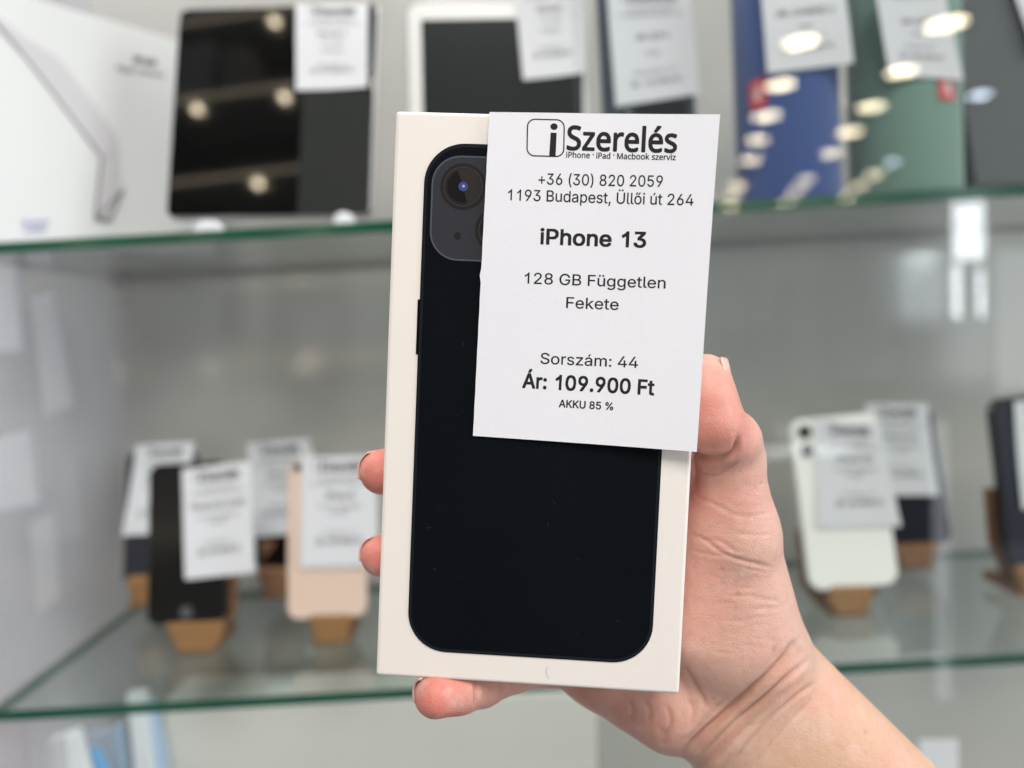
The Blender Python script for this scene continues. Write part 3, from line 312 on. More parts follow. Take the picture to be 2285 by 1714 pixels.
'e': (404, [[212, -8, 177, -5, 145, 3, 117, 16, 92, 35, 72, 58, 56, 85, 44, 116, 37, 150, 34, 187, 36, 224, 44, 258, 55, 290, 71, 317, 91, 340, 115, 359, 142, 373, 172, 382, 205, 384, 226, 383, 246, 380, 266, 374, 285, 366, 303, 355, 319, 341, 334, 324, 347, 305, 357, 282, 365, 256, 370, 227, 371, 194, 371, 169, 75, 169, 75, 221, 338, 221, 310, 202, 308, 226, 304, 248, 298, 269, 288, 286, 277, 301, 263, 314, 246, 323, 227, 328, 205, 330, 183, 328, 164, 323, 146, 313, 131, 301, 119, 286, 109, 270, 102, 251, 97, 231, 96, 211, 96, 178, 98, 151, 102, 127, 110, 106, 121, 88, 135, 73, 151, 61, 169, 53, 190, 48, 212, 46, 227, 47, 241, 49, 254, 53, 265, 58, 276, 65, 285, 73, 294, 82, 300, 93, 306, 105, 365, 91, 358, 72, 348, 55, 335, 39, 320, 26, 302, 14, 283, 4, 261, -3, 237, -7]]),
'f': (254, [[228, 379, 228, 327, 6, 327, 6, 379], [81, 0, 81, 432, 82, 452, 87, 470, 96, 486, 107, 499, 120, 510, 135, 519, 152, 525, 169, 529, 187, 530, 201, 530, 212, 529, 222, 527, 231, 525, 238, 523, 243, 521, 227, 468, 215, 472, 209, 473, 202, 474, 195, 474, 178, 472, 164, 468, 154, 460, 147, 449, 143, 435, 142, 419, 142, 0]]),
'g': (425, [[207, -151, 180, -149, 156, -146, 134, -140, 114, -132, 97, -122, 82, -110, 70, -97, 59, -84, 51, -69, 101, -41, 107, -49, 114, -57, 122, -66, 131, -74, 142, -82, 154, -88, 169, -93, 187, -96, 207, -97, 236, -95, 261, -87, 282, -75, 298, -58, 308, -34, 311, -6, 311, 68, 306, 68, 301, 60, 294, 51, 287, 41, 277, 32, 266, 23, 252, 16, 236, 10, 217, 6, 195, 5, 165, 7, 138, 14, 113, 27, 90, 43, 71, 65, 55, 90, 43, 120, 36, 154, 34, 191, 36, 229, 43, 263, 55, 293, 71, 320, 90, 342, 112, 361, 138, 374, 166, 382, 196, 384, 218, 383, 237, 379, 253, 373, 267, 365, 279, 356, 288, 346, 296, 336, 302, 327, 308, 319, 313, 319, 313, 379, 372, 379, 372, -9, 370, -40, 363, -67, 350, -90, 334, -109, 314, -124, 291, -136, 265, -144, 237, -149], [205, 59, 227, 61, 246, 66, 264, 75, 278, 87, 290, 103, 300, 121, 307, 142, 311, 166, 312, 193, 311, 219, 307, 242, 300, 264, 291, 283, 279, 299, 264, 312, 247, 322, 227, 328, 205, 330, 182, 328, 163, 322, 145, 312, 130, 298, 118, 282, 109, 262, 102, 241, 98, 218, 96, 193, 98, 167, 102, 144, 109, 123, 118, 104, 131, 88, 145, 76, 163, 66, 183, 61]]),
'h': (410, [[114, 227, 114, 0, 53, 0, 53, 509, 114, 509, 114, 287, 102, 287, 116, 319, 132, 344, 152, 362, 175, 374, 200, 382, 227, 384, 252, 383, 275, 377, 295, 369, 313, 356, 328, 340, 341, 321, 350, 298, 355, 271, 357, 240, 357, 0, 296, 0, 296, 235, 293, 263, 286, 286, 273, 304, 256, 318, 235, 326, 210, 329, 192, 328, 176, 324, 161, 317, 147, 308, 136, 297, 126, 283, 119, 266, 115, 248]]),
'i': (167, [[53, 0, 53, 379, 114, 379, 114, 0], [84, 443, 73, 444, 63, 448, 54, 455, 47, 463, 43, 472, 41, 483, 43, 494, 47, 504, 54, 512, 63, 518, 73, 522, 84, 524, 95, 522, 105, 518, 114, 512, 121, 504, 125, 494, 126, 483, 125, 472, 121, 463, 114, 455, 105, 448, 95, 444]]),
'j': (167, [[53, 379, 114, 379, 114, -30, 112, -52, 108, -72, 102, -90, 92, -106, 80, -119, 65, -129, 47, -137, 27, -141, 4, -143, -10, -143, -10, -87, 2, -87, 18, -85, 31, -80, 40, -72, 47, -61, 51, -46, 53, -29], [83, 443, 72, 444, 62, 448, 53, 455, 47, 463, 42, 472, 41, 483, 42, 494, 47, 504, 53, 512, 62, 518, 72, 522, 83, 524, 95, 522, 105, 518, 114, 512, 120, 504, 125, 494, 126, 483, 125, 472, 120, 463, 114, 455, 105, 448, 95, 444]]),
'k': (381, [[110, 137, 110, 212, 121, 212, 284, 379, 360, 379, 184, 199, 177, 199], [53, 0, 53, 509, 114, 509, 114, 0], [294, 0, 148, 186, 191, 229, 372, 0]]),
'l': (189, [[139, -2, 112, 0, 91, 8, 74, 20, 62, 37, 55, 59, 53, 84, 53, 509, 114, 509, 114, 99, 114, 83, 117, 71, 120, 62, 126, 57, 135, 53, 146, 52, 160, 53, 170, 54, 181, 3, 162, -1, 154, -2, 147, -2]]),
'm': (610, [[53, 0, 53, 379, 112, 379, 112, 295, 108, 295, 114, 314, 122, 331, 132, 346, 144, 358, 158, 368, 172, 376, 187, 382, 203, 385, 219, 386, 245, 383, 268, 375, 287, 361, 303, 342, 314, 320, 321, 295, 312, 295, 318, 312, 326, 329, 337, 343, 350, 356, 364, 366, 381, 375, 398, 381, 417, 385, 437, 386, 458, 385, 478, 380, 497, 372, 514, 361, 529, 346, 541, 328, 550, 307, 555, 283, 557, 255, 557, 0, 496, 0, 496, 254, 493, 279, 485, 298, 473, 313, 456, 323, 438, 329, 419, 330, 402, 329, 387, 326, 374, 320, 363, 312, 353, 302, 345, 290, 340, 277, 336, 263, 335, 247, 335, 0, 274, 0, 274, 260, 272, 280, 265, 297, 253, 311, 238, 322, 220, 328, 199, 330, 185, 329, 171, 326, 158, 320, 145, 312, 135, 302, 126, 289, 119, 274, 115, 257, 114, 238, 114, 0]]),
'n': (410, [[114, 227, 114, 0, 53, 0, 53, 379, 112, 379, 112, 287, 102, 287, 116, 319, 132, 344, 152, 362, 175, 374, 200, 382, 227, 384, 252, 383, 275, 377, 295, 369, 313, 356, 328, 340, 341, 321, 350, 298, 355, 271, 357, 240, 357, 0, 296, 0, 296, 235, 293, 263, 286, 286, 273, 304, 256, 318, 235, 326, 210, 329, 192, 328, 176, 324, 161, 317, 147, 308, 136, 297, 126, 283, 119, 266, 115, 248]]),
'o': (415, [[207, -8, 174, -5, 144, 3, 117, 16, 93, 35, 72, 58, 56, 85, 44, 116, 37, 150, 34, 187, 37, 225, 44, 260, 56, 291, 72, 318, 93, 341, 117, 360, 144, 374, 174, 382, 207, 384, 241, 382, 271, 374, 299, 360, 323, 341, 343, 318, 359, 291, 371, 260, 379, 225, 381, 187, 379, 150, 371, 116, 359, 85, 343, 58, 323, 35, 299, 16, 271, 3, 241, -5], [207, 46, 231, 49, 252, 55, 270, 66, 285, 80, 298, 97, 307, 117, 314, 139, 318, 163, 319, 187, 318, 212, 314, 236, 307, 258, 298, 278, 285, 296, 270, 310, 252, 321, 231, 328, 207, 330, 184, 328, 163, 321, 145, 310, 130, 296, 118, 278, 108, 258, 102, 236, 98, 212, 96, 187, 98, 163, 102, 139, 108, 117, 118, 97, 130, 80, 145, 66, 163, 55, 184, 49]]),
'p': (424, [[53, -143, 53, 379, 112, 379, 112, 319, 118, 319, 123, 327, 130, 336, 137, 346, 147, 355, 158, 364, 171, 373, 188, 379, 207, 383, 229, 384, 259, 382, 287, 374, 313, 361, 335, 342, 354, 320, 370, 293, 381, 261, 388, 227, 390, 189, 388, 151, 381, 116, 370, 84, 355, 57, 336, 34, 313, 16, 288, 3, 260, -6, 229, -8, 208, -7, 189, -3, 173, 4, 159, 12, 147, 21, 138, 31, 130, 41, 124, 50, 118, 59, 114, 59, 114, -143], [220, 47, 242, 49, 262, 55, 279, 66, 294, 80, 306, 97, 316, 117, 323, 139, 327, 163, 328, 189, 327, 215, 323, 239, 316, 261, 307, 281, 295, 298, 280, 311, 262, 322, 243, 328, 220, 330, 198, 328, 178, 322, 161, 312, 147, 299, 134, 282, 125, 263, 118, 241, 114, 216, 113, 189, 114, 162, 118, 138, 125, 115, 135, 95, 147, 78, 162, 65, 179, 55, 198, 49]]),
'r': (259, [[53, 0, 53, 379, 112, 379, 112, 321, 115, 321, 124, 339, 137, 354, 152, 367, 171, 377, 191, 383, 213, 385, 229, 384, 243, 384, 243, 322, 230, 324, 223, 325, 215, 326, 207, 326, 190, 324, 174, 321, 159, 315, 146, 306, 135, 296, 126, 284, 119, 269, 115, 254, 114, 237, 114, 0]]),
's': (365, [[182, -8, 157, -7, 133, -3, 112, 3, 93, 12, 76, 24, 62, 38, 50, 54, 41, 73, 36, 94, 94, 107, 101, 87, 111, 72, 124, 60, 141, 52, 160, 47, 181, 45, 206, 47, 227, 53, 244, 62, 258, 74, 265, 88, 268, 103, 266, 115, 262, 126, 254, 136, 243, 144, 229, 150, 212, 155, 149, 170, 118, 180, 92, 192, 72, 208, 58, 227, 50, 249, 47, 274, 49, 295, 55, 314, 65, 332, 79, 347, 95, 360, 115, 370, 137, 378, 161, 383, 187, 384, 212, 383, 234, 379, 254, 372, 271, 363, 286, 352, 299, 339, 309, 324, 318, 308, 324, 290, 268, 277, 262, 291, 254, 304, 243, 316, 228, 325, 210, 331, 187, 333, 166, 331, 147, 326, 131, 317, 119, 305, 111, 292, 109, 277, 110, 264, 115, 253, 124, 243, 136, 235, 152, 229, 172, 223, 229, 209, 261, 200, 287, 187, 306, 171, 320, 153, 328, 131, 331, 107, 329, 85, 323, 65, 312, 47, 298, 31, 281, 18, 260, 6, 236, -2, 210, -7]]),
't': (227, [[204, 379, 204, 327, 6, 327, 6, 379], [65, 471, 126, 471, 126, 98, 127, 83, 130, 70, 136, 61, 144, 55, 156, 51, 170, 50, 185, 51, 202, 54, 213, 2, 207, 0, 200, -2, 192, -3, 184, -3, 176, -4, 168, -4, 138, -1, 113, 7, 92, 21, 77, 41, 68, 64, 65, 93]]),
'u': (410, [[182, -5, 158, -3, 135, 2, 115, 11, 97, 23, 82, 39, 69, 59, 60, 82, 54, 109, 53, 139, 53, 379, 114, 379, 114, 144, 116, 117, 124, 94, 137, 75, 154, 61, 175, 53, 200, 50, 218, 51, 234, 55, 249, 62, 263, 71, 274, 83, 283, 97, 290, 113, 295, 132, 296, 153, 296, 379, 357, 379, 357, 0, 298, 0, 298, 92, 307, 92, 294, 60, 277, 35, 257, 17, 234, 5, 209, -3]]),
'v': (389, [[163, 0, 17, 379, 84, 379, 165, 155, 173, 132, 180, 110, 187, 87, 193, 64, 199, 42, 206, 21, 184, 21, 191, 42, 197, 64, 203, 87, 209, 110, 216, 132, 224, 155, 305, 379, 371, 379, 226, 0]]),
'w': (567, [[138, 0, 23, 379, 87, 379, 133, 214, 140, 190, 147, 164, 154, 137, 161, 107, 168, 75, 175, 41, 165, 41, 172, 74, 179, 105, 186, 135, 192, 163, 199, 189, 206, 214, 252, 379, 316, 379, 362, 214, 368, 189, 375, 163, 382, 136, 388, 106, 395, 75, 402, 41, 391, 41, 399, 75, 406, 106, 413, 135, 420, 163, 427, 189, 434, 214, 480, 379, 545, 379, 429, 0, 368, 0, 319, 172, 305, 225, 300, 243, 295, 262, 291, 280, 277, 338, 291, 338, 277, 280, 263, 225, 258, 207, 253, 189, 248, 172, 199, 0]]),
'y': (389, [[47, -139, 61, -86, 71, -87, 83, -89, 94, -90, 104, -89, 113, -86, 122, -81, 130, -74, 138, -64, 145, -51, 151, -36, 163, -1, 17, 379, 84, 379, 165, 155, 173, 132, 180, 109, 187, 87, 193, 64, 199, 42, 206, 21, 184, 21, 190, 42, 196, 64, 202, 87, 209, 110, 216, 132, 224, 155, 305, 379, 371, 379, 204, -58, 196, -77, 187, -93, 177, -107, 165, -119, 153, -128, 139, -136, 125, -141, 109, -144, 91, -145, 82, -145, 73, -144, 65, -143, 57, -142, 52, -140]]),
'z': (380, [[42, 0, 42, 46, 254, 320, 254, 323, 48, 323, 48, 379, 333, 379, 333, 331, 126, 60, 126, 56, 339, 56, 339, 0]]),
'·': (196, [[98, 196, 86, 198, 75, 202, 66, 210, 58, 219, 54, 230, 52, 242, 54, 254, 58, 265, 66, 274, 75, 282, 86, 286, 98, 287, 110, 286, 121, 282, 130, 274, 138, 265, 142, 254, 144, 242, 142, 230, 138, 219, 130, 210, 121, 202, 110, 198]]),
'Á': (480, [[16, 0, 201, 509, 276, 509, 463, 0, 395, 0, 287, 302, 280, 323, 272, 346, 264, 372, 255, 402, 244, 438, 232, 478, 245, 478, 233, 437, 222, 402, 213, 371, 204, 345, 197, 322, 191, 302, 85, 0], [110, 142, 110, 199, 370, 199, 370, 142], [213, 558, 260, 659, 329, 659, 263, 558]]),
'Ü': (517, [[259, -8, 220, -6, 186, 2, 154, 15, 126, 33, 103, 55, 85, 80, 71, 108, 63, 140, 60, 173, 60, 509, 124, 509, 124, 178, 126, 155, 132, 133, 141, 113, 153, 95, 169, 80, 187, 68, 208, 59, 232, 53, 259, 52, 285, 53, 309, 59, 331, 68, 349, 80, 364, 95, 377, 113, 385, 133, 391, 155, 393, 178, 393, 509, 457, 509, 457, 173, 454, 140, 446, 108, 433, 80, 414, 55, 391, 33, 363, 15, 332, 2, 297, -6], [331, 572, 320, 574, 311, 577, 302, 584, 296, 592, 292, 602, 290, 612, 292, 623, 296, 633, 302, 641, 311, 648, 320, 651, 331, 653, 341, 651, 351, 648, 359, 641, 366, 633, 370, 623, 371, 612, 370, 602, 366, 592, 359, 584, 351, 577, 341, 574], [187, 572, 176, 574, 167, 577, 158, 584, 152, 592, 148, 602, 146, 612, 148, 623, 152, 633, 158, 641, 167, 648, 176, 651, 187, 653, 198, 651, 207, 648, 216, 641, 222, 633, 226, 623, 227, 612, 226, 602, 222, 592, 216, 584, 207, 577, 198, 574]]),
'á': (389, [[160, -9, 137, -7, 115, -3, 94, 5, 76, 15, 60, 29, 48, 45, 38, 63, 32, 84, 30, 108, 32, 128, 36, 146, 43, 161, 53, 174, 64, 184, 78, 193, 92, 200, 108, 206, 125, 211, 143, 214, 161, 217, 178, 220, 234, 227, 247, 229, 257, 231, 265, 235, 271, 240, 274, 246, 276, 255, 276, 257, 275, 272, 272, 285, 267, 297, 260, 307, 251, 315, 240, 322, 227, 327, 212, 330, 196, 331, 178, 330, 163, 327, 149, 322, 137, 316, 127, 309, 118, 301, 110, 292, 104, 283, 100, 274, 41, 291, 51, 313, 64, 331, 79, 346, 95, 358, 114, 368, 133, 375, 153, 380, 173, 383, 194, 384, 208, 384, 223, 382, 239, 379, 255, 375, 271, 369, 286, 360, 300, 350, 312, 336, 322, 320, 330, 301, 335, 278, 337, 251, 337, 0, 277, 0, 277, 52, 272, 52, 267, 43, 260, 34, 252, 25, 242, 16, 229, 8, 215, 1, 199, -4, 181, -7], [170, 45, 192, 47, 211, 51, 228, 59, 242, 68, 254, 80, 263, 93, 270, 108, 274, 122, 276, 138, 276, 190, 272, 187, 267, 184, 259, 182, 251, 180, 241, 178, 231, 176, 200, 171, 175, 168, 161, 166, 147, 163, 134, 159, 122, 153, 112, 147, 103, 139, 97, 130, 93, 118, 92, 105, 93, 93, 96, 82, 102, 72, 109, 64, 119, 57, 130, 52, 142, 48, 156, 46], [162, 429, 210, 529, 278, 529, 212, 429]]),
'é': (404, [[212, -8, 177, -5, 145, 3, 117, 16, 92, 35, 72, 58, 56, 85, 44, 116, 37, 150, 34, 187, 36, 224, 44, 258, 55, 290, 71, 317, 91, 340, 115, 359, 142, 373, 172, 382, 205, 384, 226, 383, 246, 380, 266, 374, 285, 366, 303, 355, 319, 341, 334, 324, 347, 305, 357, 282, 365, 256, 370, 227, 371, 194, 371, 169, 75, 169, 75, 221, 338, 221, 310, 202, 308, 226, 304, 248, 298, 269, 288, 286, 277, 301, 263, 314, 246, 323, 227, 328, 205, 330, 183, 328, 164, 323, 146, 313, 131, 301, 119, 286, 109, 270, 102, 251, 97, 231, 96, 211, 96, 178, 98, 151, 102, 127, 110, 106, 121, 88, 135, 73, 151, 61, 169, 53, 190, 48, 212, 46, 227, 47, 241, 49, 254, 53, 265, 58, 276, 65, 285, 73, 294, 82, 300, 93, 306, 105, 365, 91, 358, 72, 348, 55, 335, 39, 320, 26, 302, 14, 283, 4, 261, -3, 237, -7], [177, 429, 225, 529, 293, 529, 227, 429]]),
'ö': (415, [[207, -8, 174, -5, 144, 3, 117, 16, 93, 35, 72, 58, 56, 85, 44, 116, 37, 150, 34, 187, 37, 225, 44, 260, 56, 291, 72, 318, 93, 341, 117, 360, 144, 374, 174, 382, 207, 384, 241, 382, 271, 374, 299, 360, 323, 341, 343, 318, 359, 291, 371, 260, 379, 225, 381, 187, 379, 150, 371, 116, 359, 85, 343, 58, 323, 35, 299, 16, 271, 3, 241, -5], [207, 46, 231, 49, 252, 55, 270, 66, 285, 80, 298, 97, 307, 117, 314, 139, 318, 163, 319, 187, 318, 212, 314, 236, 307, 258, 298, 278, 285, 296, 270, 310, 252, 321, 231, 328, 207, 330, 184, 328, 163, 321, 145, 310, 130, 296, 118, 278, 108, 258, 102, 236, 98, 212, 96, 187, 98, 163, 102, 139, 108, 117, 118, 97, 130, 80, 145, 66, 163, 55, 184, 49], [279, 443, 269, 444, 259, 448, 251, 455, 244, 463, 240, 472, 239, 483, 240, 494, 244, 503, 251, 512, 259, 518, 269, 522, 279, 523, 290, 522, 299, 518, 308, 512, 314, 503, 318, 494, 320, 483, 318, 472, 314, 463, 308, 455, 299, 448, 290, 444], [136, 443, 125, 444, 115, 448, 107, 455, 100, 463, 96, 472, 95, 483, 96, 494, 100, 503, 107, 512, 115, 518, 125, 522, 136, 523, 146, 522, 156, 518, 164, 512, 171, 503, 175, 494, 176, 483, 175, 472, 171, 463, 164, 455, 156, 448, 146, 444]]),
'ú': (410, [[182, -5, 158, -3, 135, 2, 115, 11, 97, 23, 82, 39, 69, 59, 60, 82, 54, 109, 53, 139, 53, 379, 114, 379, 114, 144, 116, 117, 124, 94, 137, 75, 154, 61, 175, 53, 200, 50, 218, 51, 234, 55, 249, 62, 263, 71, 274, 83, 283, 97, 290, 113, 295, 132, 296, 153, 296, 379, 357, 379, 357, 0, 298, 0, 298, 92, 307, 92, 294, 60, 277, 35, 257, 17, 234, 5, 209, -3], [178, 429, 226, 529, 294, 529, 228, 429]]),
'ü': (410, [[182, -5, 158, -3, 135, 2, 115, 11, 97, 23, 82, 39, 69, 59, 60, 82, 54, 109, 53, 139, 53, 379, 114, 379, 114, 144, 116, 117, 124, 94, 137, 75, 154, 61, 175, 53, 200, 50, 218, 51, 234, 55, 249, 62, 263, 71, 274, 83, 283, 97, 290, 113, 295, 132, 296, 153, 296, 379, 357, 379, 357, 0, 298, 0, 298, 92, 307, 92, 294, 60, 277, 35, 257, 17, 234, 5, 209, -3], [277, 443, 266, 444, 257, 448, 248, 455, 242, 463, 238, 472, 236, 483, 238, 494, 242, 503, 248, 512, 257, 518, 266, 522, 277, 523, 287, 522, 297, 518, 305, 512, 312, 503, 316, 494, 317, 483, 316, 472, 312, 463, 305, 455, 297, 448, 287, 444], [133, 443, 123, 444, 113, 448, 104, 455, 98, 463, 94, 472, 93, 483, 94, 494, 98, 503, 104, 512, 113, 518, 123, 522, 133, 523, 144, 522, 153, 518, 162, 512, 168, 503, 172, 494, 173, 483, 172, 472, 168, 463, 162, 455, 153, 448, 144, 444]]),
'ő': (415, [[207, -8, 174, -5, 144, 3, 117, 16, 93, 35, 72, 58, 56, 85, 44, 116, 37, 150, 34, 187, 37, 225, 44, 260, 56, 291, 72, 318, 93, 341, 117, 360, 144, 374, 174, 382, 207, 384, 241, 382, 271, 374, 299, 360, 323, 341, 343, 318, 359, 291, 371, 260, 379, 225, 381, 187, 379, 150, 371, 116, 359, 85, 343, 58, 323, 35, 299, 16, 271, 3, 241, -5], [207, 46, 231, 49, 252, 55, 270, 66, 285, 80, 298, 97, 307, 117, 314, 139, 318, 163, 319, 187, 318, 212, 314, 236, 307, 258, 298, 278, 285, 296, 270, 310, 252, 321, 231, 328, 207, 330, 184, 328, 163, 321, 145, 310, 130, 296, 118, 278, 108, 258, 102, 236, 98, 212, 96, 187, 98, 163, 102, 139, 108, 117, 118, 97, 130, 80, 145, 66, 163, 55, 184, 49], [151, 429, 100, 429, 140, 529, 209, 529], [261, 429, 211, 429, 268, 529, 336, 529]]),
}
